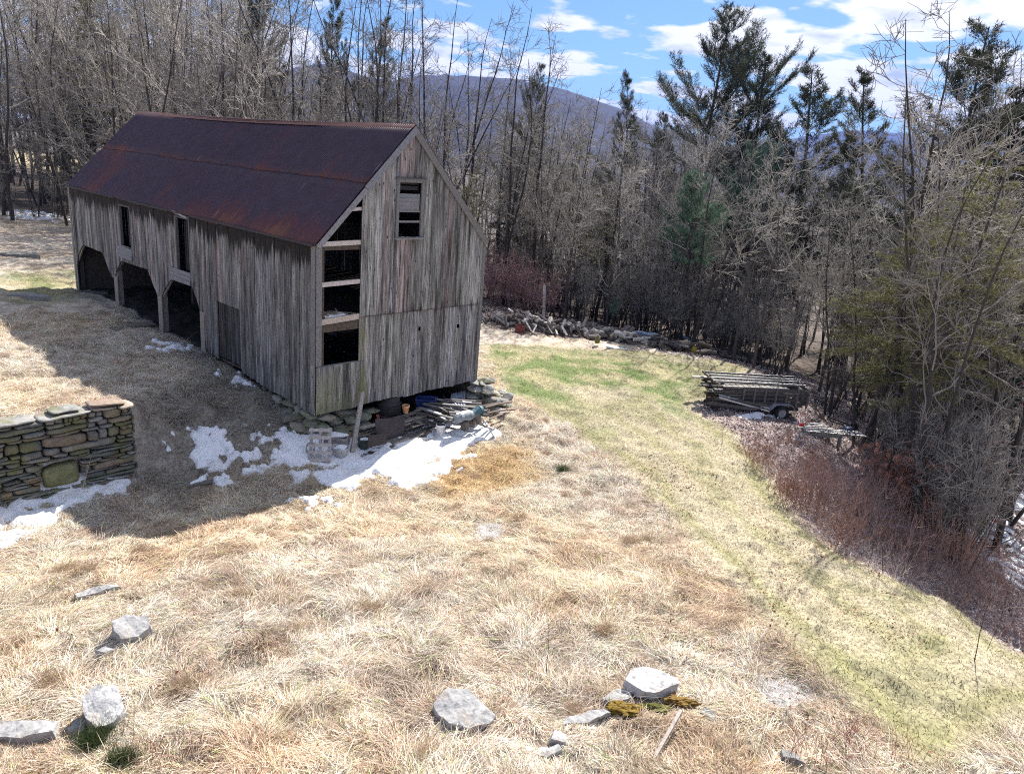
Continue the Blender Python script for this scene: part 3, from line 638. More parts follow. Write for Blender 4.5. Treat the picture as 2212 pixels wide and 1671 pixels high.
def roof_side(sign):
    o = []
    for course in (0, 1):
        y0, y1 = -.07, L_ + .18; n = int((y1 - y0) / .0125); ys = np.linspace(y0, y1, n)
        s0, s1 = ((-.15, sl_len * .5 + .06), (sl_len * .5 - .04, sl_len + .02))[course]
        ss = np.linspace(s0, s1, 7)
        Y, S = np.meshgrid(ys, ss, indexing='ij')
        sag = -.10 * np.sin(np.clip((Y - 1) / 18, 0, 1) * np.pi) * (S / sl_len) + .05 * np.sin(Y * .9) * (1 - S / sl_len) * .6 + .02 * (fbm(Y * .7, S * .6, 60, 2) - .5)
        off = .03 + .020 * np.sin(Y * 2 * np.pi / .10) + .012 * (1 - course) * 0 + (.012 if course else 0) + sag
        edge = (fbm(np.floor(Y / .7) * 1.7, S * 0, 61, 1) - .5) * .06 * ((S == s0))
        S2 = S + edge
        X = S2 * dirv.x + off * nrm.x; Z = HE + S2 * dirv.z + off * nrm.z
        if sign > 0: X = W_ - X
        V = np.stack([X, Y, Z], -1).reshape(-1, 3); ii = np.arange(Y.size).reshape(Y.shape)
        F = np.stack([ii[:-1, :-1], ii[1:, :-1], ii[1:, 1:], ii[:-1, 1:]], -1).reshape(-1, 4)
        if sign < 0: F = F[:, ::-1]
        me = mesh_np('roof_sheet', V, F, M_ROOF, np.ones((len(V), 3)) * (1.0 if course else 1.04), True)
        at = me.color_attributes.new('Stain', 'FLOAT_COLOR', 'POINT')
        Yr, Sr = Y.ravel(), S.ravel()
        r = .30 * sstep(1.3, -.1, Sr) * sstep(13, 3, Yr) + .13 * np.exp(-((Yr - 6.0) / 1.4) ** 2) * sstep(2.6, .2, Sr) + .12 * np.exp(-((Yr - 2.2) / 1.3) ** 2) * sstep(2.6, .2, Sr)
        r += .17 * np.exp(-((Sr - (sl_len * .5 - .05)) / .22) ** 2) + .24 * np.exp(-((Yr - 17.3 - (Sr - 1.5) * .2) / 1.3) ** 2) * sstep(2.7, 2.2, Sr) + .12 * sstep(sl_len - .2, sl_len, Sr)
        r = r * 1.35 - .055
        at.data.foreach_set('color', np.stack([r, r * 0, r * 0, r * 0 + 1], -1).astype(np.float32).ravel())
        q = link('roof_sheet', me, roof); so_ = q.modifiers.new('thick', 'SOLIDIFY'); so_.thickness = .004
roof = empty('roof'); roof.parent = barn
roof_side(-1); roof_side(1)
m = MB(); N_ = 40
for i in range(N_):
    y0 = -.08 + (L_ + .28) * i / N_; y1 = -.08 + (L_ + .28) * (i + 1) / N_
    sg = lambda y: HR + .045 - .10 * math.sin(min(1, max(0, (y - 1) / 18)) * math.pi)
    for s in (-1, 1):
        m.add([(W_ / 2, y0, sg(y0) + .02), (W_ / 2, y1, sg(y1) + .02), (W_ / 2 + s * .15, y1, sg(y1) - .11), (W_ / 2 + s * .15, y0, sg(y0) - .11)], [(0, 1, 2, 3)], (.9, .85, .95) if rb.random() < .75 else (1.6, .85, .7))
q = m.build('ridge_cap', M_ROOF, roof); mo = q.modifiers.new('thick', 'SOLIDIFY'); mo.thickness = .006
q.data.color_attributes.new('Stain', 'FLOAT_COLOR', 'POINT')
# roof boards beneath (dark lining)
m = MB()
for s in (-1, 1):
    for k in range(16):
        a = sl_len * k / 16; b = sl_len * (k + .98) / 16
        f = lambda q_, n_: Vector(((q_ * dirv.x + n_ * nrm.x) if s < 0 else W_ - (q_ * dirv.x + n_ * nrm.x), 0, HE + q_ * dirv.z + n_ * nrm.z))
        P = [f(a, -.16), f(b, -.16), f(b, -.135), f(a, -.135)]
        sgm = [Vector((0, -.16, 0)), Vector((0, 7, 0)), Vector((0, 13, 0))]
        sag = -.0
        m.prism([p + Vector((0, .03, 0)) for p in P], (0, L_ - .06, 0))
m.build('roof_boards', M_DARKIN, roof)
# rake trim: left slope in two lapped pieces, right slope in one
m = MB()
def rk(s0, s1, side, wd=.17, off=0, col=(1, 1, 1.04), y=-.19):
    f = lambda q_, n_: Vector(((q_ * dirv.x + n_ * nrm.x) if side < 0 else W_ - (q_ * dirv.x + n_ * nrm.x), y, HE + q_ * dirv.z + n_ * nrm.z))
    m.prism([f(s0, -wd + off), f(s1, -wd + off), f(s1, off), f(s0, off)], (0, .03, 0), col)
rk(sl_len * .47, sl_len - .0, -1, .19, .02, (.98, 1.0 , 1.08), -.105); rk(-.05, sl_len * .50, -1, .16, -.01, (1.05, 1.05, 1.1), -.085)
rk(-.12, sl_len - .02, 1, .20, .015, (.82, .80, .75), -.10)
m.build('rake_trim', M_TRIM, roof)
m = MB()
for (y0, y1) in ((0, 7.6), (9.3, 12.9), (14.4, L_)): m.box((-.10, (y0 + y1) / 2, HE - .06), (.12, y1 - y0, .05), col=(.22, .2, .2))
m.box((-.09, 8.4, HE - .10), (.10, 1.1, .07), Matrix.Rotation(.10, 3, 'X'), (1.2, 1.2, 1.2)); m.build('eave_board', M_TRIM, roof)

# ------------------------------------------------------------------ stones under the barn
STONES = [rock_mesh('stone', 100 + i, (1, 1, 1), M_STONE, 3, .14) for i in range(8)]
def stone_pile(name, label, cat, spots, colr=lambda: (.33, .32, .29), group=None):
    t = empty(name, spots[0][0], 0, label, cat, group); base = Vector(spots[0][0])
    for (c, s, rz) in spots:
        o = bpy.data.objects.new('stone', STONES[rb.randrange(8)]); COL.objects.link(o); o.parent = t
        o.location = Vector(c) - base; o.scale = s; o.rotation_euler = (rb.uniform(-.12, .12), rb.uniform(-.12, .12), rz)
    return t
FSTONES = []
for tint in ((.30, .29, .27), (.36, .35, .33), (.25, .25, .23), (.33, .30, .25)):
    pass
def tint_stones(t, cols):
    for o in t.children:
        me = o.data.copy(); c = cols[rb.randrange(len(cols))]; k = rb.uniform(.7, 1.2)
        me.color_attributes['Col'].data.foreach_set('color', np.tile([c[0] * k, c[1] * k, c[2] * k, 1.], len(me.vertices)).astype(np.float32)); o.data = me
GREYS = [(.32, .31, .29), (.27, .27, .26), (.36, .33, .28), (.30, .31, .24)]
sp = []
for z in (-1.0, -.72, -.42, -.16):
    y = .1
    while y < 7:
        l = rb.uniform(.35, .8)
        if z > float(H(-.1, y)) - .25: sp.append(((.12 + rb.uniform(-.04, .06), y + l / 2, z + rb.uniform(-.03, .03)), (.28, l * .55, .17), rb.uniform(-.1, .1)))
        y += l
for z in (-1.1, -.8, -.5, -.22):
    x = .1
    while x < 2.2 - (z + 1.1) * .8:
        l = rb.uniform(.35, .75); sp.append(((x + l / 2, .25 + rb.uniform(-.1, .1), z), (l * .55, .3, .17), rb.uniform(-.1, .1))); x += l
fs = stone_pile('foundation_wall', 'rough dark stone footing under the near corner of the barn', 'foundation', sp); tint_stones(fs, GREYS)
sp = []
base = G(1062, 905)
for k in range(46):
    a = rb.uniform(0, 6.28); r = abs(rb.gauss(0, .55)); hgt = max(0, .95 - r * .8) * rb.random()
    x, y = 6.95 + r * math.cos(a) * 1.1, -.35 + r * math.sin(a) * 1.1
    s = rb.uniform(.14, .3); sp.append(((x, y, float(H(x, y)) + hgt * .95 + .05), (s * 1.5, s * 1.1, s * .6), rb.uniform(0, 3)))
for z in (-.75, -.5, -.27, -.08): sp.append(((6.65 + rb.uniform(-.1, .1), -.05, z), (.42, .35, .15), rb.uniform(-.2, .2)))
fs = stone_pile('stone_pile', 'tumbled grey stones heaped under the right corner of the barn gable', 'stones', sp); tint_stones(fs, GREYS + [(.45, .44, .42)])
# back foundation closes the hollow
m = MB(); m.box((W_ / 2, 3.4, -.6), (W_ - .5, .3, 2.0)); m.build('foundation_back', M_DARKIN, barn)

# ================================================================== dry stone retaining wall
rw_ = empty('retaining_wall', (-7.5, 1.4, -1.3), 0, 'mossy dry stone retaining wall holding back the grass terrace', 'stone wall')
def wall_stone(x0, x1, z0, z1, y, d, colr, seed, name='stone', cap=False):
    rs = random.Random(seed); n = 7
    bm = bmesh.new(); bmesh.ops.create_cube(bm, size=1); bmesh.ops.subdivide_edges(bm, edges=bm.edges, cuts=4, use_grid_fill=True)
    from mathutils import noise
    sx, sz = (x1 - x0), (z1 - z0); tl = rs.uniform(-.07, .07); sh = rs.uniform(-.06, .06) * sx
    for v in bm.verts:
        p = v.co.copy(); q = Vector((p.x * 2, p.y * 2, p.z * 2))
        e = (abs(q.x) ** 6 + abs(q.z) ** 6 + abs(q.y) ** 6) ** (1 / 6); q = q / max(e, .01) * max(abs(q.x), abs(q.y), abs(q.z)); p = q / 2
        w_ = Vector((p.x * sx, p.y * d, p.z * sz)); nn = noise.noise_vector(Vector((w_.x * 3.3 + seed, w_.y * 3.3, w_.z * 5))) * .045 + noise.noise_vector(Vector((w_.x * 11 + seed, w_.y * 11, w_.z * 14))) * .012
        w_ += Vector((nn.x * .8, nn.y * 1.2, nn.z * .55)); w_.z += w_.x * tl; w_.x += w_.z * sh
        v.co = w_ + Vector(((x0 + x1) / 2, y, (z0 + z1) / 2))
    me = bpy.data.meshes.new(name); bm.to_mesh(me); bm.free()
    return me
wr = random.Random(5); stones = []
x0w, x1w = -13.0, -4.72; z = -1.5; course = 0
colsW = [(.20, .20, .18), (.16, .16, .15), (.22, .21, .18), (.18, .19, .14), (.22, .18, .14), (.17, .17, .13), (.25, .24, .23), (.13, .13, .12)]
def addst(x0, x1, z0, z1, dep=.5, c=None, nm='stone'):
    g_ = .012; y = 1.48 + wr.uniform(-.05, .05)
    me = wall_stone(x0 + g_, x1 - g_, z0 + g_ * .8, z1 - g_ * .8, y, dep, None, wr.random() * 100)
    k = wr.uniform(.75, 1.2); c = c or wr.choice(colsW); me.materials.append(M_STONE)
    for p in me.polygons: p.use_smooth = True
    at = me.color_attributes.new('Col', 'FLOAT_COLOR', 'POINT'); at.data.foreach_set('color', np.tile([c[0] * k, c[1] * k, c[2] * k, 1.], len(me.vertices)).astype(np.float32))
    o = link(nm, me, rw_); o.location = (7.5, -1.4, 1.3); return o
BIG = (-6.92, -6.08, -1.02, -.42)
while z < .72:
    h = wr.choice((.07, .1, .14, .18, .24, .28)); zt = min(z + h, .80)
    x = x0w + wr.uniform(0, .3)
    while x < x1w:
        l = wr.uniform(.2, .5) * (1.35 if h < .13 else 1.0) + (wr.uniform(.3, .9) if wr.random() < .22 else 0); xe = min(x + l, x1w + wr.uniform(-.06, .06))
        if x1w - xe < .2: xe = x1w + wr.uniform(-.05, .05)
        if not (xe > BIG[0] and x < BIG[1] and zt > BIG[2] + .02 and z < BIG[3] - .02):
            sl_ = wr.uniform(-.0, .0)
            if h > .16 and wr.random() < .5: zm = z + h * wr.uniform(.4, .6); addst(x, xe, z, zm); addst(x, (x + xe) / 2, zm, zt); addst((x + xe) / 2, xe, zm, zt)
            else: addst(x, xe, z, zt)
        else:
            if x < BIG[0] - .12: addst(x, BIG[0], z, zt)
            if xe > BIG[1] + .12: addst(BIG[1], xe, z, zt)
        x = xe
    z = zt
addst(*BIG, dep=.55, c=(.22, .22, .12))
x = x0w
while x < x1w - .1:
    l = wr.uniform(.6, 1.25); xe = min(x + l, x1w + .02)
    o = addst(x, xe, .80, .80 + wr.uniform(.07, .13), .62, (.36, .35, .33) if xe < -5.4 else (.40, .33, .28), 'cap_stone'); x = xe
addst(-5.75, -4.85, .90, .98, .5, (.40, .30, .25), 'cap_stone'); addst(-6.6, -5.9, .91, .97, .5, (.33, .33, .31), 'cap_stone')
m = MB(); m.box((-8.9 + 7.5, 1.72 - 1.4, -.4 + 1.3), (8.0, .2, 2.2), col=(.3, .3, .3)); m.build('wall_core', M_DARKIN, rw_)

# ================================================================== things in front of the gable
def gz(x, y): return float(H(x, y))
def Gv(u, v, dz=0): p = G(u, v); return Vector((p.x, p.y, p.z + dz))
ex = Vector((RN[0, 0], RN[1, 0], 0)).normalized()      # screen-right on the ground
ey = Vector((-ex.y, ex.x, 0))                          # away from camera
def thing_at(u, v, name, label, cat, group=None): p = G(u, v); return empty(name, p, math.atan2(ex.y, ex.x), label, cat, group)
# white bucket
t = thing_at(951, 940, 'bucket', 'white plastic bucket standing in the snow before the lumber stack', 'bucket')
m = MB(); m.lathe((0, 0, 0), [(.0, .0), (.125, .0), (.145, .33), (.155, .335), (.158, .30), (.163, .345), (.163, .385), (.148, .385), (.13, .02), (0, .02)], 24, (.92, .90, .90)); m.build('pail', M_PAINT, t, True)
m = MB(); m.tube([(.163 * math.cos(a), -.02 - .10 * math.sin(a) , .34 - .13 * math.sin(a)) for a in np.linspace(0, math.pi, 9)], .004, 5, (.5, .5, .5)); m.build('handle', M_METAL, t)
m = MB(); m.lathe((0, 0, .33), [(0, 0), (.145, 0.0)], 20, (.10, .08, .07)); m.build('dirt', M_PAINT, t)
# pallet leaning on the bank
t = thing_at(690, 1000, 'pallet', 'small grey wooden pallet leaning on its side in the snow', 'pallet')
t.rotation_euler = (R(-24), R(-4), math.atan2(ex.y, ex.x))
m = MB()
for k in range(3): m.box((-.27 + .27 * k, 0, .5), (.07, .09, 1.05), col=(1.1, 1.1, 1.15), jit=.006)
m.build('runner', M_PLANK, t)
for k in range(5):
    m = MB(); m.box((random.uniform(-.02, .02), -.06, .08 + .215 * k), (.68, .02, .10), Matrix.Rotation(random.uniform(-.04, .04), 3, 'Y'), (1.3, 1.3, 1.35), jit=.004); m.build('slat', M_PLANK, t)
# long leaning plank with rounded top
a = Gv(760, 985, .0); b = Vector((.95, -.10, .75)); b = GZp(783, 850, .55)
m = MB(); m.bar(a, b, .14, .05, (.95, .93, .95), up=(0, -1, .2), jit=.006); m.cyl(b - Vector((0, .025, 0)), b + Vector((0, .025, 0)), .07, n=14, col=(.95, .93, .95))
tag(m.build('leaning_plank', M_PLANK), 'long grey plank with rounded end leaning on the barn gable', 'plank')
# stacked old boards running along the gable: each board a thing
A0 = G(800, 985); A1 = G(1010, 905); dv_ = (A1 - A0); dv_.z = 0; Ls = dv_.length; dv_.normalize(); nv_ = Vector((-dv_.y, dv_.x, 0))
rj = random.Random(21); nb = 0
def board_thing(c, d, L, wd, th, colr, label, group, name='board', up=(0, 0, 1)):
    m = MB(); d = Vector(d).normalized(); m.bar(Vector(c) - d * L / 2, Vector(c) + d * L / 2, wd, th, colr, up=up, jit=.005)
    return tag(m.build(name, M_PLANK), label, 'board', group)
GR = 'boards of the low lumber stack before the gable'
for lay in range(8):
    for r_ in range(5):
        if r_ < 2 and lay > 2: continue
        s = -.1 + (.5 if lay > 2 else 0) * (r_ < 4) + .06 * lay
        while s < Ls - .2 - lay * .06:
            l = rj.uniform(.35, 1.1); c = A0 + dv_ * (s + l / 2) + nv_ * (.06 + .17 * r_ + .015 * lay + rj.uniform(-.03, .03)); zc = gz(c.x, c.y) * .4 - 1.25 * .6 + .06 + lay * .078
            if l > .3 and rj.random() < .88:
                k = rj.choice((.15, .22, .3, .4, .6, 1.3))
                board_thing((c.x, c.y, zc + rj.uniform(-.008, .008)), dv_ + nv_ * rj.uniform(-.07, .07) + Vector((0, 0, rj.uniform(-.03, .03))), l - .03, .15, .05, (k, k * .96, k * .92), 'short dark weathered board in the low stack parallel to the gable', GR)
            s += l
def onstack(u, v, off):
    o_ = A0 + nv_ * off; d = Vector(ray(u, v)); t_ = (o_ - Vector(CAM)).dot(nv_) / d.dot(nv_); return Vector(CAM) + d * t_
# dark metal panels leaning on the stack
def panel(name, pxs, zs, label, colr):
    P = [onstack(u, v, z) for (u, v), z in zip(pxs, zs)]; n_ = (P[1] - P[0]).cross(P[3] - P[0]).normalized() * .02
    m = MB(); m.prism(P, n_, colr); return tag(m.build(name, M_PAINT, bevel=.004), label, 'panel')
c = G(842, 962)
panel('metal_panel', [(812, 952), (872, 940), (874, 901), (810, 904)], [.26, .26, .31, .31], 'large dark brown metal sheet leaning on the stacked boards', (.034, .028, .034))
panel('metal_panel', [(794, 966), (834, 958), (834, 936), (795, 940)], [.0, .0, .06, .06], 'small dark brown metal sheet at the near end of the lumber stack', (.034, .028, .028))
# black barrel with snow cap
p = GZp(840, 897, -.55); t = empty('barrel', (p.x + .25, p.y + .35, gz(p.x, p.y) + .05), 0, 'black squat barrel capped with snow behind the metal sheets', 'barrel')
m = MB(); m.lathe((0, 0, 0), [(0, 0), (.36, 0), (.41, .25), (.41, .5), (.36, .85), (.30, .88), (0, .88)], 26, (.035, .033, .033)); m.build('drum', M_PAINT, t, True)
m = MB()
for z in (.2, .62): m.lathe((0, 0, z), [(.412, 0), (.425, .01), (.425, .04), (.405, .05)], 26, (.06, .055, .055))
m.build('hoop', M_PAINT, t, True)
me = rock_mesh('snow_cap', 31, (.24, .18, .07), M_SNOW, 3, .2); o = link('snow_cap', me, t); o.location = (.05, -.05, .9)
# black planter tub with snow
t = thing_at(786, 972, 'planter', 'black plastic planter holding snow beside the leaning plank', 'planter')
m = MB(); m.lathe((0, 0, 0), [(0, 0), (.15, 0), (.19, .33), (.21, .34), (.21, .38), (.185, .38), (.165, .10), (0, .1)], 22, (.05, .065, .06)); m.build('tub', M_PAINT, t, True)
o = link('snow_cap', rock_mesh('snow_cap', 32, (.18, .17, .05), M_SNOW, 3, .15), t); o.location = (0, 0, .35)
# pale washtub and crate with snow
t = thing_at(735, 985, 'washtub', 'pale round tub full of snow between the pallet and the leaning plank', 'tub')
m = MB(); m.lathe((0, 0, 0), [(0, 0), (.20, 0), (.27, .26), (.29, .27), (.28, .29), (.25, .28), (.18, .05), (0, .05)], 24, (.45, .45, .47)); m.build('tub', M_PAINT, t, True)
o = link('snow_cap', rock_mesh('snow_cap', 33, (.25, .24, .09), M_SNOW, 3, .15), t); o.location = (0, 0, .24)
t = thing_at(728, 962, 'crate', 'low grey crate topped with a square of snow behind the washtub', 'crate')
m = MB()
for k in range(3):
    for s in (-1, 1): m.box((0, s * .22, .06 + k * .11), (.66, .02, .09), col=(.8, .8, .85)); m.box((s * .33, 0, .06 + k * .11), (.02, .42, .09), col=(.8, .8, .85))
m.build('slats', M_PLANK, t); o = link('snow_cap', rock_mesh('snow_cap', 34, (.36, .25, .10), M_SNOW, 3, .1, .5), t); o.location = (0, 0, .34)
# tyre-like ring left of pallet
t = thing_at(672, 985, 'wire_coil', 'loose coil of grey wire hung on the left of the pallet', 'coil')
m = MB()
for k in range(4): m.tube([(.13 * math.cos(a), -.06 - .01 * k, .30 + .17 * math.sin(a + k * .2)) for a in np.linspace(0, 6.28, 15)], .008, 5, (.35, .35, .36))
m.build('wire', M_PAINT, t)
# orange flowerpot, red handle, small pots
p = GZp(876, 891, -.40); t = empty('flowerpot', p, 0, 'orange clay flowerpot standing on the lumber stack', 'flowerpot')
m = MB(); m.lathe((0, 0, 0), [(0, 0), (.085, 0), (.115, .2), (.13, .2), (.13, .26), (.11, .26), (.09, .05), (0, .05)], 20, (.62, .33, .17)); m.build('pot', M_PAINT, t, True)
m = MB(); m.lathe((0, 0, .22), [(0, 0), (.11, 0)], 16, (.04, .03, .03)); m.build('soil', M_PAINT, t)
p0 = GZp(822, 918, -.6); p1 = GZp(815, 895, -.25)
m = MB(); m.bar(p0, p1, .09, .03, (.30, .07, .05), up=(0, -1, 0)); tag(m.build('red_board', M_PAINT), 'short red painted board standing beside the metal sheet', 'board')
# blue tub under the gable
p = GZp(920, 878, -.55); t = empty('blue_tub', p, math.atan2(ex.y, ex.x), 'dark blue plastic tub under the barn gable', 'tub')
m = MB(); m.prism([(-.28, -.2, 0), (.28, -.2, 0), (.28, .2, 0), (-.28, .2, 0)], (0, 0, .02), (.015, .03, .14))
for (a, b) in (((-.28, -.2), (.28, -.2)), ((.28, -.2), (.28, .2)), ((.28, .2), (-.28, .2)), ((-.28, .2), (-.28, -.2))):
    m.add([(a[0], a[1], 0), (b[0], b[1], 0), (b[0] * 1.25, b[1] * 1.25, .3), (a[0] * 1.25, a[1] * 1.25, .3)], [(0, 1, 2, 3)], (.015, .03, .14))
o = m.build('tub_body', M_PAINT, t); mo = o.modifiers.new('t', 'SOLIDIFY'); mo.thickness = .012
m = MB(); m.tube([(-.35, -.25, .3), (.35, -.25, .3), (.35, .25, .3), (-.35, .25, .3), (-.35, -.25, .3)], .015, 6, (.03, .06, .22)); m.build('rim', M_PAINT, t)
# corrugated metal sheets sliding out from under the barn
def corr(name, pxs, zs, label, colr, nwave=9):
    P = [np.array(GZp(u, v, z)) for (u, v), z in zip(pxs, zs)]      # a,b along wave axis ; c,d far
    n = nwave * 8; s = np.linspace(0, 1, n); t_ = np.linspace(0, 1, 5); S, T = np.meshgrid(s, t_, indexing='ij'); S3, T3 = S[..., None], T[..., None]
    Q = (P[0] * (1 - S3) + P[1] * S3) * (1 - T3) + (P[3] * (1 - S3) + P[2] * S3) * T3
    nn = np.cross(P[1] - P[0], P[3] - P[0]); nn /= np.linalg.norm(nn); 
    if nn[2] < 0: nn = -nn
    Q = Q + nn * (.015 * np.sin(S3 * nwave * 2 * np.pi)); ii = np.arange(Q.shape[0] * 5).reshape(-1, 5)
    F = np.stack([ii[:-1, :-1], ii[1:, :-1], ii[1:, 1:], ii[:-1, 1:]], -1).reshape(-1, 4)
    o = link(name, mesh_np(name, Q.reshape(-1, 3), F, M_GALV, np.tile(colr, (Q.size // 3, 1)), True)); mo = o.modifiers.new('t', 'SOLIDIFY'); mo.thickness = .004
    return tag(o, label, 'metal sheet')
M_GALV = mat('galvanised', (1, 1, 1), .45, True, 4, .35, (1, 1, 1), .1, .003, metal=.5)
corr('corrugated_sheet', [(968, 884), (1003, 873), (1006, 843), (975, 850)], [-.62, -.62, -.30, -.30], 'blue-grey corrugated sheet sticking out from under the gable', (.28, .33, .42))
corr('corrugated_sheet', [(985, 892), (1010, 880), (995, 858), (962, 872)], [-.55, -.55, -.40, -.42], 'second corrugated sheet lying beneath the planks under the gable', (.20, .22, .30), 7)
# loose planks with snow, thrown across the heap
rj = random.Random(8)
defs = [((905, 880), (985, 905), -.35, 1.2), ((915, 872), (1000, 892), -.28, 1.5), ((930, 868), (1010, 884), -.25, 1.3), ((925, 895), (985, 912), -.5, 1.1), ((940, 862), (1015, 870), -.25, 1.4),
        ((955, 872), (1030, 880), -.22, 1.3), ((900, 898), (960, 918), -.6, .8), ((960, 862), (1028, 866), -.2, 1.0), ((880, 905), (940, 905), -.55, .9), ((890, 892), (930, 880), -.5, .8),
        ((970, 890), (1035, 893), -.3, 1.2), ((945, 905), (1000, 915), -.55, .7), ((985, 868), (1040, 872), -.25, .9), ((868, 897), (905, 910), -.5, .7)]
for k, (a, b, z, br) in enumerate(defs):
    p0, p1 = GZp(*a, z - .05), GZp(*b, z - .12); kk = br * rj.uniform(.35, .8)
    t = empty('loose_plank', p0, 0, 'weathered loose plank dusted with snow on the heap under the gable', 'plank', 'loose planks thrown on the heap under the gable')
    m = MB(); m.bar(Vector((0, 0, 0)), p1 - p0, rj.uniform(.09, .16), .035, (kk, kk, kk * 1.03), jit=.006); m.build('plank', M_PLANK, t)
    if k % 3 == 0:
        d = (p1 - p0); m = MB(); m.bar(d * .25 + Vector((0, 0, .022)), d * .6 + Vector((0, 0, .022)), .09, .018, jit=.012); m.build('snow_strip', M_SNOW, t, bevel=.008)
for k in range(26):
    a = (rj.uniform(880, 1035), rj.uniform(872, 918)); z = -.75 + (918 - a[1]) * .010 + rj.uniform(-.05, .05); an = rj.gauss(.25, .35); l = rj.uniform(22, 62)
    p0, p1 = GZp(a[0], a[1], z), GZp(a[0] + l * math.cos(an), a[1] + l * math.sin(an) * .5, z + rj.uniform(-.08, .03)); kk = rj.choice((.15, .2, .3, .4, .5, .9))
    m = MB(); m.bar(p0, p1, rj.uniform(.07, .15), .03, (kk, kk * .97, kk * .95), jit=.008, up=(rj.uniform(-.4, .4), rj.uniform(-.4, .4), 1)); tag(m.build('scrap_wood', M_PLANK), 'dark scrap of wood jumbled in the heap under the right half of the gable', 'board', 'dark scraps in the heap under the gable')
# rolled tarp
p0, p1 = GZp(985, 906, -.45), GZp(1040, 886, -.35)
m = MB(); pts = [p0.lerp(p1, f) + Vector((0, 0, .03 * math.sin(f * 9))) for f in np.linspace(0, 1, 9)]
for i in range(8): m.cyl(pts[i], pts[i + 1], .15 + .02 * math.sin(i * 2), .15 + .02 * math.sin(i * 2 + 2), 12, (.24, .28, .31) if i < 5 else (.07, .15, .18))
tag(m.build('rolled_tarp', M_PAINT, None, True), 'rolled blue-green tarp with pale snow on it at the right of the heap', 'tarp')
o = link('snow_ridge', rock_mesh('snow_ridge', 35, (.42, .12, .05), M_SNOW, 3, .2), None)
o.location = p0.lerp(p1, .35) + Vector((0, 0, .14)); o.rotation_euler = (0, 0, math.atan2((p1 - p0).y, (p1 - p0).x)); tag(o, 'small ridge of snow lying along the rolled tarp', 'snow')
# upright log rounds
LOGB = mat('log_bark', (1, 1, 1), .95, True, 5, .55, (2, 2, 2), .9, .02)
def logm(r, L, c0, c1, seed, split=False):
    rs = random.Random(seed); n = 12; m = MB(); rr = [r * rs.uniform(.88, 1.1) for _ in range(n)]
    if split: rr = [v_ if i < n // 2 + 1 else r * .25 for i, v_ in enumerate(rr)]
    a = [(-L / 2, math.cos(6.283 * i / n) * rr[i], math.sin(6.283 * i / n) * rr[i]) for i in range(n)]; b = [(L / 2, math.cos(6.283 * i / n) * rr[i] * rs.uniform(.85, 1.05), math.sin(6.283 * i / n) * rr[i]) for i in range(n)]
    m.add(a + b, [(i, (i + 1) % n, n + (i + 1) % n, n + i) for i in range(n)], c0); m.add(a, [tuple(range(n))], c1); m.add(b, [tuple(range(n))], c1)
    return m
for k, (u, v, hh) in enumerate([(1003, 932, .42), (1018, 925, .36), (1030, 915, .5)]):
    p = G(u, v); m = logm(.15, hh, (.20, .17, .14), (.30, .26, .2), k + 3); o = m.build('log_round', LOGB); o.location = (p.x, p.y, p.z + hh / 2 - .02); o.rotation_euler = (0, R(90 + rj.uniform(-10, 10)), rj.uniform(0, 3))
    tag(o, ['thick upright log round left of two others below the rolled tarp', 'middle upright log round below the rolled tarp', 'tallest upright log round nearest the stone heap'][k], 'log')
p0 = Gv(1068, 946, .02); p1 = GZp(1040, 900, -.35)
m = MB(); m.bar(p0, p1, .12, .04, (1.3, 1.3, 1.35)); tag(m.build('leaning_plank', M_PLANK), 'pale short plank propped on the heap beside the stones', 'plank')
for k, (a, b, z0, z1) in enumerate([((1048, 880), (1105, 868), -.3, -.5), ((1052, 892), (1112, 884), -.4, -.6), ((1058, 905), (1100, 890), -.5, -.7)]):
    m = MB(); p0, p1 = GZp(*a, z0), GZp(*b, z1); m.tube([p0, p0.lerp(p1, .5) + Vector((0, 0, .03)), p1], .035, 7, (.26, .20, .16)); tag(m.build('branch', LOGB), ['uppermost dead branch poking from the stone heap by the gable', 'middle dead branch poking from the stone heap by the gable', 'lowest dead branch poking from the stone heap by the gable'][k], 'branch')
# mossy stones beneath near corner
sp = []
for (u, v, z, s) in [(715, 905, -.35, .4), (745, 898, -.4, .45), (700, 925, -.7, .4), (735, 925, -.75, .5), (765, 915, -.7, .4), (780, 900, -.5, .4), (755, 945, -1.0, .35), (800, 890, -.45, .4), (650, 925, -.6, .5), (635, 905, -.4, .45), (660, 950, -.95, .4), (620, 925, -.75, .35)]:
    p = GZp(u, v, z); sp.append((tuple(p + Vector((.1, .15, 0))), (s, s * .7, s * .33), rb.uniform(-.3, .3)))
fs = stone_pile('mossy_stones', 'flat mossy stones below the near corner of the barn', 'stones', sp); tint_stones(fs, [(.28, .29, .16), (.22, .21, .18), (.3, .28, .22)])
# planks lying in the shaded yard by the posts
m = MB(); m.bar(Gv(240, 712, .04), Gv(330, 702, .06), .5, .05, (.45, .42, .4), jit=.02); tag(m.build('fallen_board', M_PLANK), 'wide dark board lying on the shaded ground by the open bays', 'board')

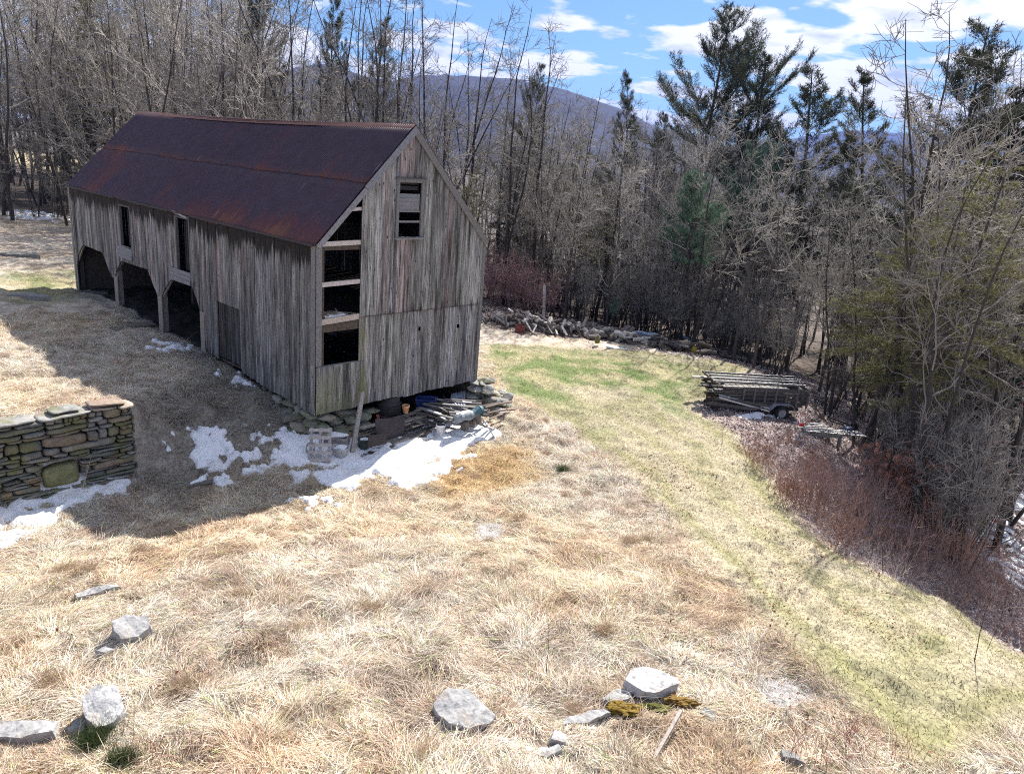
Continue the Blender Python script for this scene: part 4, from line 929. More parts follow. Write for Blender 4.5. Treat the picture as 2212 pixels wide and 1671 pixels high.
# ================================================================== loaded trailer
tang = math.atan2(ex.y, ex.x) + R(7.5)
T0 = G(1536, 884); T1 = T0 + Vector((math.cos(tang), math.sin(tang), 0)) * 4.05; td = (T1 - T0); td.z = 0; TL_ = td.length; tz = math.atan2(td.y, td.x); T1.z = gz(T1.x, T1.y)
tr = empty('trailer', Vector(((T0.x + T1.x) / 2, (T0.y + T1.y) / 2, (T0.z + T1.z) / 2)), tz, 'utility trailer with high slatted wooden sides parked on the lawn edge', 'trailer')
hl = TL_ / 2; TW = 1.6
sc_ = 1.0
m = MB(); m.box((.15, TW / 2, .50), (TL_ * .80, TW, .08), col=(.5, .48, .45)); m.build('bed', M_PLANK, tr)
rt = random.Random(4)
x0, x1 = -hl * .42, hl * .97
for side, y in ((0, 0), (1, TW)):
    for k in range(4):
        m = MB(); m.box(((x0 + x1) / 2, y, .62 + k * .17), (x1 - x0, .035, .14), Matrix.Rotation(rt.uniform(-.006, .006), 3, 'Y'), tuple([rt.uniform(.2, .36)] * 3), jit=.006); m.build('side_rail', M_PLANK, tr)
    for k in range(7): m = MB(); m.box((x0 + .05 + (x1 - x0 - .1) * k / 6, y - .035, .86), (.07, .04, .78), col=(.5, .48, .46)); m.build('stake', M_PLANK, tr)
m = MB(); m.box((x1, TW / 2, .86), (.03, TW, .7), col=(.3, .3, .3)); m.build('end_gate', M_PLANK, tr)
m = MB(); m.box((0, .05, .38), (TL_ * .8, .07, .12), col=(.05, .05, .05)); m.box((0, TW - .05, .38), (TL_ * .8, .07, .12), col=(.05, .05, .05)); m.bar((-hl * .75, TW / 2, .38), (-hl * 1.0, TW / 2, .35), .08, .08, (.05, .05, .05)); m.build('chassis', M_PAINT, tr)
wx = hl * .42
for y in (-.14, TW + .14):
    m = MB(); Mx = Matrix.Rotation(R(90), 3, 'X')
    m.lathe((wx, y, .27), [(.17, -.09), (.26, -.10), (.28, -.06), (.28, .06), (.26, .10), (.17, .09)], 26, (1, 1, 1), Mx); whl = m.build('wheel', M_RUB, tr, True)
    m = MB(); m.lathe((wx, y, .27), [(0, -.05), (.06, -.07), (.07, -.03), (.15, -.03), (.18, -.075), (.18, .075), (.15, .03), (.07, .03), (0, .05)], 20, (.42, .42, .43), Mx); m.build('rim', M_PAINT, whl, True)
    m = MB(); Fp = [(-.55, .38), (-.34, .62), (.34, .62), (.55, .38)]
    for i in range(3): m.bar((wx + Fp[i][0], y, Fp[i][1]), (wx + Fp[i + 1][0], y, Fp[i + 1][1]), .24, .015, (.35, .36, .42), up=(0, 0, 1))
    m.build('fender', M_PAINT, tr)
def inT(x, y, z): return tr.matrix_basis @ Vector((x, y, z)) if False else Matrix.Translation(tr.location) @ Matrix.Rotation(tz, 4, 'Z') @ Vector((x, y, z))
# load: stacked fence panels / boards in the trailer
k2 = 0
for lay in range(9):
    for q in range(6):
        L = rt.uniform(2.0, TL_ * .85); y = .12 + q * .25; xx = rt.uniform(-.5, .1) - (0.25 if lay > 5 else 0); k = rt.uniform(.18, .5)
        if lay == 8: k = rt.choice((.3, .4, .6, 1.2))
        c = inT(xx - .1, y, .60 + lay * .075); d = inT(1, rt.uniform(-.03, .03), rt.uniform(-.01, .01)) - inT(0, 0, 0)
        board_thing(c, d, L, .20, .045, (k, k * .98, k * .95), 'grey board piled in the bed of the slatted trailer', 'boards loaded in the trailer')
# boards hanging off the tongue end, pointing down right
for q in range(9):
    k = rt.uniform(.25, .5) if q not in (7, 8) else 1.9; z = .35 + .05 * q
    a = inT(-hl * (1.12 - .03 * q), .1 - .09 * (q % 4), z + .12); b = inT(-hl * .0 + .1 * q - .5, -.12 - .07 * (q % 4), z - .02 - (.28 if q > 6 else 0))
    c = (a + b) / 2; board_thing(c, b - a, (b - a).length, .18, .045, (k, k, k), 'bright sunlit board slanting down at the tongue end of the trailer' if q == 8 else 'grey board jutting out past the tongue end of the trailer', 'boards jutting from the trailer front')
for q in range(3):
    a = inT(-hl * .98, .1 + .25 * q, .1); b = a + Vector((0, 0, .45)); m = MB(); m.bar(gl := Vector((a.x, a.y, gz(a.x, a.y))), Vector((a.x, a.y, gl.z + .5)), .09, .09, (.28, .18, .12)); tag(m.build('prop_post', M_PLANK), 'short rusty brown prop under the boards at the trailer front', 'prop', 'props under the trailer boards')
def ladder(name, a, b, wd, side, label, n, colr=(1, 1, 1), m_=None, rail=(.07, .025)):
    m_ = m_ or M_METAL; t = empty(name, a, 0, label, 'ladder'); d = b - a; s = Vector(side).normalized() * wd
    for q in (0, 1):
        m = MB(); m.bar(s * q, d + s * q, rail[1], rail[0], colr); m.build('rail', m_, t)
    m = MB()
    for k in range(n): f = (k + .7) / n; m.cyl(d * f, d * f + s, .016, n=6, col=colr)
    m.build('rung', m_, t); return t
sd = inT(0, 1, 0) - inT(0, 0, 0)
ladder('ladder', inT(-hl * 1.02, .15, 1.38), inT(hl * .90, .15, 1.34), .45, sd + Vector((0, 0, .02)), 'front aluminium ladder lying on top of the trailer load', 16, (.5, .5, .5))
ladder('ladder', inT(-hl * .98, .78, 1.44), inT(hl * .96, .78, 1.38), .45, sd, 'rear aluminium ladder lying on top of the trailer load', 17, (.45, .45, .45))
m = MB(); m.bar(inT(-hl * .96, .0, 1.34), inT(-hl * .96, 1.5, 1.38), .1, .08, (.35, .33, .3)); tag(m.build('cross_board', M_PLANK), 'cross board under the ladders at the left end of the load', 'board')
m = MB(); m.bar(inT(hl * .62, 1.2, 1.46), inT(hl * .96, -.1, 1.02), .12, .04, (.22, .2, .2)); tag(m.build('cross_board', M_PLANK), 'dark board slanting over the right end of the trailer load', 'board')
m = MB(); m.bar(inT(hl * .97, -.05, .85), inT(hl * 1.36, -.3, .0) , .09, .05, (.45, .36, .22)); tag(m.build('prop_board', M_PLANK), 'tan board leaning down from the right end of the trailer', 'board')
P = np.array([tuple(G(u, v)[:2]) for (u, v) in ((1590, 896), (1690, 894), (1695, 903), (1600, 903))])
snow_sheet(P, lambda x, y: np.minimum(sdf(x, y, P), .3) * 1.5 + (fbm(x * 3, y * 3, 30, 3) - .45) * .4, 'snow')

# ------------------------------------------------------------------ bench with boards and ladder
B0 = G(1697, 930); B1 = B0 + Vector((math.cos(tang), math.sin(tang), 0)) * 2.5; B1.z = gz(B1.x, B1.y); bd = B1 - B0; bd.z = 0; BL = bd.length; bz = math.atan2(bd.y, bd.x)
bn = empty('workbench', Vector(((B0.x + B1.x) / 2, (B0.y + B1.y) / 2, min(B0.z, B1.z))), bz, 'grey wooden trestle bench heaped with boards beside the trailer', 'bench')
inB = lambda x, y, z: Matrix.Translation(bn.location) @ Matrix.Rotation(bz, 4, 'Z') @ Vector((x, y, z))
hb = BL / 2
for k in range(3):
    m = MB(); m.box((-.1, .12 + .24 * k, .62), (BL * .95, .22, .045), col=(.95, 1.0, .97), jit=.005); m.build('top_board', M_PLANK, bn)
for (x, y) in ((-hb * .8, .05), (-hb * .25, .05), (hb * .85, .05), (-hb * .8, .7), (-hb * .25, .7), (hb * .85, .7)):
    m = MB(); m.bar((x, y, .60), (x - .05, y + (.06 if y > .3 else -.06), -.06), .12, .06, (.75, .78, .72), up=(0, 1, 0)); m.build('leg', M_PLANK, bn)
m = MB(); m.box((-.1, .02, .54), (BL * .9, .04, .12), col=(.9, .95, .9)); m.build('apron', M_PLANK, bn)
for k in range(8):
    L = rt.uniform(.9, 1.7); kk = rt.uniform(1.0, 1.9); c = inB(rt.uniform(-.6, .5), .1 + .09 * k, .69 + .035 * (k % 4)); d = inB(1, rt.uniform(-.25, .25), .0) - inB(0, 0, 0)
    board_thing(c, d, L, .12, .03, (kk, kk, kk), 'pale narrow board among those strewn on the trestle bench', 'boards strewn on the bench')
ladder('ladder', inB(-hb * .4, -.02, .74), inB(hb * 1.65, -.08, .62), .42, (inB(0, 1, 0) - inB(0, 0, 0)), 'pale ladder overhanging the right end of the trestle bench', 13, (1, 1, 1), M_METAL, (.05, .025))
# red hoop with net standing on the bench
t = empty('hoop', inB(-hb * .35, .35, .74), bz, 'red ring hoop with white net standing on the bench', 'hoop')
def ring(m, r, c, q=20, rr=.014, colr=(.7, .02, .03)): m.tube([(c[0] + r * math.cos(a), c[1], c[2] + r * math.sin(a)) for a in np.linspace(0, 2 * math.pi, q)], rr, 7, colr)
m = MB(); ring(m, .22, (0, 0, .36), rr=.011); m.build('ring', M_PAINT, t)
m = MB(); m.box((0, 0, .07), (.16, .06, .12), col=(.75, .02, .03)); m.bar((0, 0, .12), (-.16, 0, .2), .03, .03, (.7, .02, .03)); m.bar((0, 0, .12), (.16, 0, .2), .03, .03, (.7, .02, .03)); m.build('bracket', M_PAINT, t)
m = MB()
for k in range(12):
    a = 6.283 * k / 12
    for s in (-1, 1): m.tube([(.24 * math.cos(a), 0, .36 + .24 * math.sin(a)), (.17 * math.cos(a + s * .26), .12, .36 + .17 * math.sin(a + s * .26)), (.10 * math.cos(a), .24, .36 + .10 * math.sin(a)),], .006, 4, (.75, .7, .7))
m.build('net', M_PAINT, t)
# overturned blue-grey barrow tray under the bench end
p = G(1832, 934); t = empty('wheelbarrow', p, bz, 'blue-grey wheelbarrow tipped over beside the right bench legs', 'wheelbarrow')
m = MB(); T = [(-.3, -.25, 0), (.3, -.25, 0), (.25, .25, .05), (-.25, .25, .05)]; U = [(-.16, -.1, .24), (.14, -.1, .24), (.12, .14, .26), (-.14, .14, .26)]
m.add(T + U, [(4, 5, 6, 7)] + [(i, (i + 1) % 4, 4 + (i + 1) % 4, 4 + i) for i in range(4)], (.16, .19, .30)); o = m.build('tray', M_PAINT, t, bevel=.02); mo = o.modifiers.new('t', 'SOLIDIFY'); mo.thickness = .01
m = MB(); m.bar((-.2, .1, .27), (-.9, .3, .45), .035, .035, (.12, .12, .12)); m.bar((.1, .15, .27), (-.7, .6, .5), .035, .035, (.12, .12, .12)); m.build('handle', M_PLANK, t)
m = MB(); m.lathe((.35, .2, .22), [(.05, -.04), (.16, -.04), (.18, 0), (.16, .04), (.05, .04)], 18, (1, 1, 1), Matrix.Rotation(1.2, 3, 'X')); m.build('wheel', M_RUB, t, True)

# ================================================================== woodpile and junk along the wood edge
rp = random.Random(33)
line = [tuple(G(u, v)) for (u, v) in ((1075, 694), (1130, 712), (1200, 722), (1280, 732), (1360, 744), (1440, 754), (1520, 766), (1600, 778), (1640, 784))]
def along(f):
    k = f * (len(line) - 1); i = min(int(k), len(line) - 2); a, b = Vector(line[i]), Vector(line[i + 1]); return a.lerp(b, k - i), (b - a).normalized()
LOGS = []
for i in range(10):
    spl = i % 3 != 0; c0 = [(.16, .14, .13), (.40, .37, .33), (.12, .10, .09), (.50, .47, .43), (.20, .18, .16), (.10, .085, .08), (.40, .38, .36), (.16, .14, .13), (.62, .60, .57), (.14, .13, .12)][i]
    o = logm(rp.uniform(.07, .13), rp.uniform(.45, .75), c0, tuple(min(1, c_ * 1.5) for c_ in c0), i, spl).build('log', LOGB); LOGS.append(o)
first = set()
for k in range(290):
    f = rp.random(); p, d = along(f); n_ = Vector((-d.y, d.x, 0)); 
    lat = rp.gauss(.5, .55); lat = max(-.6, min(1.9, lat)); top = (.72 if f < .55 else .5) * max(0, 1 - ((lat - .6) / 1.4) ** 2) * (.6 + .4 * math.sin(f * 23) ** 2)
    z = rp.random() ** .7 * top; q = p + n_ * lat; i = rp.randrange(10) if f < .6 else rp.choice((0, 2, 4, 5, 7, 9, 5, 2))
    if i in first: o = LOGS[i].copy(); COL.objects.link(o)
    else: o = LOGS[i]; first.add(i)
    o.location = (q.x, q.y, gz(q.x, q.y) + .07 + z)
    if f > .55: o.rotation_euler = (rp.uniform(0, 6), rp.uniform(-.25, .25), math.atan2(d.y, d.x) + rp.gauss(.4, .8))
    else: o.rotation_euler = (rp.uniform(0, 6), rp.uniform(-.6, .6), rp.uniform(0, 6))
    o.scale = (rp.uniform(.8, 1.4),) + (rp.uniform(.9, 1.35),) * 2
    tag(o, 'grey log or split billet tumbled in the long woodpile at the wood edge', 'log', 'logs of the long woodpile')
for i in range(10):
    if i not in first: bpy.data.objects.remove(LOGS[i])
def crumple(name, u, v, size, colr, label, cat, seed, dz=.3):
    p = G(u, v); o = link(name, rock_mesh(name, seed, size, M_PAINT, 4, .7, col=colr)); o.location = (p.x, p.y, p.z + dz); o.rotation_euler = (0, .1, math.atan2(td.y, td.x)); return tag(o, label, cat)
crumple('tarp', 1392, 738, (.95, .4, .2), (.34, .40, .52), 'crumpled blue-white tarp spread over the middle of the woodpile', 'tarp', 71, .45)
crumple('tarp', 1480, 745, (.7, .4, .16), (.16, .22, .33), 'dark blue tarp with pale folds at the right of the white tarp', 'tarp', 72, .42)
crumple('tarp', 1305, 730, (.5, .35, .14), (.12, .24, .36), 'small blue tarp scrap on the woodpile left of the pale tarp', 'tarp', 73, .42)
crumple('snow_drift', 1330, 752, (.8, .2, .06), (.8, .83, .9), 'thin line of old snow at the foot of the woodpile', 'snow', 74, .03).data.materials[0] = M_SNOW
t = thing_at(1123, 718, 'red_crate', 'dark red crate at the left end of the woodpile', 'crate')
m = MB()
for k in range(3):
    for s in (-1, 1): m.box((0, s * .2, .08 + k * .14), (.5, .02, .12), col=(.17, .05, .05)); m.box((s * .25, 0, .08 + k * .14), (.02, .4, .12), col=(.17, .05, .05))
m.build('slats', M_PAINT, t)
for k, (u, v, l) in enumerate([(1495, 762, 'yellow plastic jug low on the woodpile under the dark tarp'), (1288, 742, 'dull yellow pot between logs left of the tarps')]):
    t = thing_at(u, v, 'jug', l, 'jug'); m = MB(); m.lathe((0, -.3, .1), [(0, 0), (.12, 0), (.14, .12), (.12, .26), (.05, .33), (.05, .38), (0, .38)], 16, (.30, .24, .03) if k == 0 else (.16, .15, .04)); m.build('body', M_PAINT, t, True)
    m = MB(); m.lathe((0, -.3, .47), [(0, 0), (.06, 0), (.06, .05), (0, .05)], 12, (.1, .1, .1)); m.build('cap', M_PAINT, t)
rq = random.Random(77)
for k, (a, b, br) in enumerate([((1070, 688), (1100, 704), .9), ((1062, 696), (1098, 710), .8), ((1066, 692), (1104, 708), 1.0), ((1120, 703), (1127, 717), 1.5), ((1160, 714), (1150, 724), 1.4), ((1172, 708), (1176, 718), 1.7), ((1134, 712), (1148, 722), 1.2), ((1195, 718), (1203, 728), 1.0), ((1142, 704), (1152, 712), .8), ((1212, 722), (1224, 730), 1.1), ((1180, 720), (1192, 726), .7)]):
    p0 = Gv(*a, .45); p1 = Gv(*b, .15); m = MB(); m.bar(p0, p1, rq.uniform(.08, .13), .04, (br, br, br * 1.02), up=(rq.uniform(-1, 1), rq.uniform(-1, 1), 1))
    tag(m.build('scrap_board', M_PLANK), 'short sunlit board sticking out of the left part of the woodpile' if k > 2 else 'grey board lying out at the far left tip of the woodpile', 'board', 'scrap boards at the left end of the woodpile' if k > 2 else 'grey boards at the left tip of the woodpile')
# dead stump / snag at pile
p = Gv(1172, 700); m = MB(); m.tube([p, p + Vector((.05, .05, .9)), p + Vector((-.1, 0, 1.7)), p + Vector((-.05, .1, 2.3))], .09, 8, (.45, .42, .4)); tag(m.build('snag', LOGB), 'broken pale snag standing behind the left part of the woodpile', 'snag')
# long poles and brush trunks right of pile
for k, (a, b, r_) in enumerate([((1560, 770), (1650, 782), .10), ((1590, 776), (1636, 790), .11), ((1500, 742), (1700, 770), .05), ((1480, 738), (1620, 745), .045), ((1545, 750), (1690, 735), .04)]):
    p0, p1 = Gv(*a, .15), Gv(*b, .2 if k < 2 else .5); m = MB(); m.cyl(p0, p1, r_, r_ * .8, 9, (.26, .24, .22), endcol=(.5, .45, .4))
    tag(m.build('pole', LOGB), ['thick log lying level at the right end of the woodpile', 'thick short log nearest the lawn at the right end of the woodpile'][k] if k < 2 else 'long thin fallen pole in the brush behind the right end of the woodpile', 'pole', None if k < 2 else 'fallen poles behind the woodpile')

# ================================================================== rocks in the foreground
def rock(u, v, size, seed, label, rot=(0, 0, 0), dz=0, flat=.6, col=(1, 1, 1), name='rock', m_=None, rough=.16):
    p = G(u, v); o = link(name, rock_mesh(name, seed, size, m_ or M_PALE, 4, rough, flat, col)); o.location = (p.x, p.y, p.z + dz); o.rotation_euler = (rot[0], rot[1], math.atan2(ex.y, ex.x) + rot[2]); return tag(o, label, 'rock')
ROCKS = []
def slabrock(u, v, pts, th, tilt, seed, label, dz=.1, col=(1, 1, 1)):
    """angular slab: outline in metres (screen-right, away), thickness, tilt; edges broken by noise"""
    from mathutils import noise
    p = G(u, v); dz += .0; ROCKS.append((p.x, p.y, max(abs(a) for a, b in pts) * .9)); bm = bmesh.new(); n = len(pts)
    pts = [(x * .9, y * .9) for x, y in pts]; A = [bm.verts.new((x, y, 0)) for x, y in pts]; B = [bm.verts.new((x * 1.06 - .01, y * 1.06, -th)) for x, y in pts]
    bm.faces.new(A); bm.faces.new(B[::-1])
    for i in range(n): bm.faces.new((B[i], B[(i + 1) % n], A[(i + 1) % n], A[i]))
    bmesh.ops.recalc_face_normals(bm, faces=bm.faces); bmesh.ops.triangulate(bm, faces=bm.faces)
    bmesh.ops.bevel(bm, geom=bm.edges[:], offset=.012, segments=1, affect='EDGES') if False else None
    for _ in range(5):
        lg = [e for e in bm.edges if e.calc_length() > .045]
        if lg: bmesh.ops.subdivide_edges(bm, edges=lg, cuts=1); bmesh.ops.triangulate(bm, faces=bm.faces)
    bmesh.ops.smooth_vert(bm, verts=bm.verts, factor=.2, use_axis_x=True, use_axis_y=True, use_axis_z=True)
    for v_ in bm.verts:
        q = v_.co; v_.co = q + noise.noise_vector(q * 3.5 + Vector((seed, 0, 0))) * .035 + noise.noise_vector(q * 11 + Vector((seed, 0, 0))) * .012 + noise.noise_vector(q * 30) * .005
    me = bpy.data.meshes.new('rock'); bm.to_mesh(me); bm.free()
    at = me.color_attributes.new('Col', 'FLOAT_COLOR', 'POINT'); at.data.foreach_set('color', np.tile([*col, 1.], len(me.vertices)).astype(np.float32)); me.materials.append(M_PALE)
    o = link('rock', me); o.location = (p.x, p.y, p.z + dz); o.rotation_euler = (tilt[0], tilt[1], math.atan2(ex.y, ex.x)); return tag(o, label, 'rock')
slabrock(1000, 1548, [(-.50, .08), (-.28, .34), (.04, .36), (.28, .10), (.52, -.12), (.44, -.26), (.10, -.36), (-.22, -.30), (-.40, -.12)], .26, (R(12), R(-2), 0), 3, 'large pale angular boulder alone in the dry grass at bottom centre', .16)
slabrock(1403, 1492, [(-.46, -.06), (-.34, .18), (-.10, .34), (.24, .26), (.50, .14), (.46, -.02), (.0, -.30), (-.20, -.26)], .13, (R(5), R(2), 0), 5, 'flat bright slab perched on the mossy ledge at bottom right', .19, (1.3, 1.3, 1.3))
slabrock(1335, 1515, [(-.28, -.06), (-.05, .16), (.2, .18), (.22, -.04), (0, -.16)], .12, (R(4), R(-6), 0), 6, 'pale stone tucked left of the flat bright slab', .12)
slabrock(1265, 1558, [(-.40, -.14), (-.30, .02), (.30, .20), (.40, .14), (.0, -.1)], .08, (R(6), R(-4), 0), 7, 'long thin pale stone along the ledge below the slab', .06)
slabrock(1203, 1598, [(-.12, -.1), (-.05, .12), (.14, .10), (.12, -.1)], .14, (0, R(8), 0), 8, 'small upright pale stone at the lower end of the ledge', .08)
slabrock(1178, 1626, [(-.22, -.08), (-.08, .08), (.18, .10), (.22, 0), (0, -.14)], .12, (0, R(-8), 0), 9, 'rounded white stone at the bottom edge below the ledge', .06)
slabrock(1525, 1545, [(-.16, -.02), (0, .14), (.16, .02), (.14, -.14), (-.04, -.12)], .16, (0, R(6), 0), 10, 'dark grey stone at the right end of the mossy ledge', .06, (.45, .47, .5))
slabrock(215, 1565, [(-.30, .1), (-.20, .36), (.10, .40), (.34, .06), (.30, -.14), (.10, -.30), (-.10, -.12)], .30, (R(18), R(6), 0), 11, 'big white angular boulder at bottom left above green tufts', .26, (1.3, 1.3, 1.3))
slabrock(60, 1592, [(-.45, -.10), (-.42, .14), (.36, .18), (.38, -.02), (.0, -.14)], .22, (R(4), R(-3), 0), 12, 'long flat grey stone at the bottom left corner', .12)
slabrock(170, 1580, [(-.1, -.12), (-.12, .14), (.08, .16), (.1, -.1)], .16, (0, 0, 0), 13, 'small grey stone just left of the big white boulder', .08, (.8, .8, .82))
slabrock(281, 1378, [(-.34, .06), (-.16, .26), (.18, .26), (.36, .08), (.22, -.16), (-.02, -.24), (-.24, -.12)], .26, (R(14), R(4), 0), 14, 'rounded pale boulder in the dry grass left of centre', .2)
slabrock(212, 1283, [(-.42, -.14), (-.16, .06), (.30, .18), (.40, .10), (.1, -.06), (-.3, -.2)], .08, (R(6), R(-6), 0), 15, 'thin pale slate lying in the grass below the stone wall', .1)
slabrock(232, 1408, [(-.16, -.04), (0, .12), (.16, .02), (.04, -.1)], .06, (0, 0, 0), 16, 'half buried grey stone below the rounded boulder', .05, (.9, .9, .95))
slabrock(1710, 1640, [(-.16, -.04), (-.12, .14), (.16, .02), (.12, -.14)], .12, (0, R(6), 0), 17, 'grey stone cut by the bottom edge right of centre', .05, (.6, .6, .6))
slabrock(65, 642, [(-.9, -.2), (-.5, .3), (.6, .35), (.9, 0), (.3, -.3)], .2, (R(3), 0, 0), 18, 'flat rock outcrop on the lawn left of the barn', .10, (.7, .7, .7))
slabrock(200, 632, [(-.7, -.2), (-.4, .3), (.6, .35), (.8, 0), (.3, -.3)], .2, (R(3), 0, 0), 19, 'dark flat stones at the foot of the far barn corner', .05, (.35, .34, .33))
slabrock(45, 555, [(-1.1, -.5), (-.5, .5), (.6, .5), (1.1, 0), (.3, -.4)], .4, (R(3), 0, 0), 20, 'grey brush covered rock on the slope beyond the lawn', .2, (.55, .55, .5))
# narrow white lath
p0, p1 = Gv(1412, 1642, .05), Gv(1466, 1562, .22)
m = MB(); m.bar(p0, p1, .05, .03, (1.3, 1.22, 1.15), jit=.004); tag(m.build('lath', M_PLANK), 'narrow pale wooden lath lying in the grass at the bottom', 'lath')
m = MB(); m.bar(Gv(405, 1052, .03), Gv(460, 1042, .05), .18, .05, (.5, .48, .45)); tag(m.build('short_board', M_PLANK), 'short grey board half in snow on the shaded bank', 'board')

# ================================================================== vegetation
def tubes(segs, sides):
    """segs: array n x 8 (p0,p1,r0,r1) -> V,F"""
    S = np.asarray(segs, float); P0, P1, r0, r1 = S[:, :3], S[:, 3:6], S[:, 6], S[:, 7]
    d = P1 - P0; d /= np.linalg.norm(d, axis=1, keepdims=True) + 1e-9
    a = np.where(np.abs(d[:, 2:3]) < .9, np.array([[0, 0, 1.]]), np.array([[1., 0, 0]]))
    u = np.cross(d, a); u /= np.linalg.norm(u, axis=1, keepdims=True); w2 = np.cross(d, u)
    ang = np.arange(sides) * 2 * np.pi / sides; ca, sa = np.cos(ang), np.sin(ang)
    ring = u[:, None] * ca[None, :, None] + w2[:, None] * sa[None, :, None]
    V = np.concatenate([P0[:, None] + ring * r0[:, None, None], P1[:, None] + ring * r1[:, None, None]], 1)
    n = len(S); b = (np.arange(n) * 2 * sides)[:, None]; i = np.arange(sides); j = (i + 1) % sides
    F = np.stack([b + i, b + j, b + sides + j, b + sides + i], -1).reshape(-1, 4)
    return V.reshape(-1, 3), F
def grow(rs, p, d, L, r0, r1, n, wander, up):
    pts = [np.array(p, float)]; d = np.array(d, float); d /= np.linalg.norm(d)
    for i in range(n):
        d = d + rs.normal(size=3) * wander + np.array([0, 0, up]); d /= np.linalg.norm(d); pts.append(pts[-1] + d * L / n)
    rr = np.linspace(r0, r1, n + 1); return pts, rr
def toseg(pts, rr, out):
    for i in range(len(pts) - 1): out.append([*pts[i], *pts[i + 1], rr[i], rr[i + 1]])
def side_dir(rs, d, ang, az=None):
    d = d / np.linalg.norm(d); a = np.array([0, 0, 1.]) if abs(d[2]) < .9 else np.array([1., 0, 0])
    u = np.cross(d, a); u /= np.linalg.norm(u); v = np.cross(d, u); az = rs.uniform(0, 6.283) if az is None else az
    return d * math.cos(ang) + (u * math.cos(az) + v * math.sin(az)) * math.sin(ang)
def bare_tree(seed, Hh, stems=1, spread=.4, crown0=.3, nb=16, dens=1.0, lean=0, tw=.012):
    rs = np.random.RandomState(seed); big, small = [], []
    for s in range(stems):
        az = rs.uniform(0, 6.283); ln = (.10 + .22 * rs.rand()) * (stems > 1) + lean * .1
        org = (math.cos(az) * .15 * (stems > 1), math.sin(az) * .15 * (stems > 1), -.12)
        if stems > 1: big.append([0, 0, -.35, *org, .05, .04])
        d0 = np.array([math.cos(az) * ln, math.sin(az) * ln, 1.]); Hs = Hh * (1 if s == 0 else rs.uniform(.75, 1)); R0 = .0085 * Hs * (1 if stems == 1 else .8)
        pts, rr = grow(rs, org, d0, Hs, R0, .012, 14, .065, .03); toseg(pts, rr, big)
        for b in range(nb):
            t = crown0 + (1 - crown0) * (b + rs.rand()) / nb; k = min(int(t * 14), 13); f = t * 14 - k; p = pts[k] * (1 - f) + pts[k + 1] * f; dd = pts[k + 1] - pts[k]
            L1 = Hs * spread * (1.05 - t * .75) * rs.uniform(.6, 1.15); r1 = max(rr[k] * .45, .012)
            p1, q1 = grow(rs, p, side_dir(rs, dd, rs.uniform(.6, 1.3)), L1, r1, .009, 6, .19, .06); toseg(p1, q1, small)
            for c in range(int((4 + L1 * 2.2) * dens)):
                t2 = rs.uniform(.15, 1); k2 = min(int(t2 * 6), 5); f2 = t2 * 6 - k2; pp = p1[k2] * (1 - f2) + p1[k2 + 1] * f2
                L2 = L1 * rs.uniform(.25, .5) * (1.15 - t2 * .6); p2, q2 = grow(rs, pp, side_dir(rs, p1[k2 + 1] - p1[k2], rs.uniform(.45, 1.25)), L2, max(q1[k2] * .6, tw), tw * .8, 4, .22, .04); toseg(p2, q2, small)
                for e in range(int((2 + L2 * 4) * dens)):
                    t3 = rs.uniform(.1, 1); k3 = min(int(t3 * 4), 3); f3 = t3 * 4 - k3; p3 = p2[k3] * (1 - f3) + p2[k3 + 1] * f3
                    L3 = rs.uniform(.25, .8); p4, q4 = grow(rs, p3, side_dir(rs, p2[k3 + 1] - p2[k3], rs.uniform(.35, .9)), L3, tw, tw * .6, 2, .2, .08); toseg(p4, q4, small)
                    if rs.rand() < .6 * dens: toseg(*grow(rs, p4[1], side_dir(rs, p4[1] - p4[0], .7), L3 * .6, tw * .8, tw * .5, 1, .1, .05), small)
    return big, small
def meshes_bare(seed, **k):
    tone_ = k.pop('tone', None); b, s = bare_tree(seed, **k); V1, F1 = tubes(b, 7); V2, F2 = tubes(s, 3)
    rs = np.random.RandomState(seed); c = tone_ or (.55, 1.0, .6, .8, .5, 1.2, .75, .55, .95)[seed % 9]
    return mesh_np('trunk', V1, F1, M_BARK, np.full((len(V1), 3), c), True), mesh_np('crown', V2, F2, M_TWIG, np.full((len(V2), 3), c))
def needle_tufts(rs, P, D, n, L, wd, up=.3, col=(.05, .07, .035), colv=.3):
    """P points, D dirs -> thin triangles fanned round every point"""
    m = len(P); P = np.repeat(P, n, 0); D = np.repeat(D, n, 0)
    d = D + rs.normal(size=(m * n, 3)) * .75; d[:, 2] += up; d /= np.linalg.norm(d, axis=1, keepdims=True)
    s = np.cross(d, rs.normal(size=(m * n, 3))); s /= np.linalg.norm(s, axis=1, keepdims=True) + 1e-9
    l = L * rs.uniform(.6, 1.2, (m * n, 1)); w_ = wd * rs.uniform(.7, 1.3, (m * n, 1))
    P = P + rs.normal(size=P.shape) * L * .22
    V = np.stack([P - s * w_ * .5, P + s * w_ * .5, P + d * l], 1).reshape(-1, 3); F = np.arange(len(V)).reshape(-1, 3)
    k = np.repeat(rs.uniform(1 - colv, 1 + colv, (m, 1)), n, 0) * rs.uniform(.8, 1.2, (m * n, 1)); c = np.repeat(np.array(col)[None] * k, 3, 0)
    return V, F, c
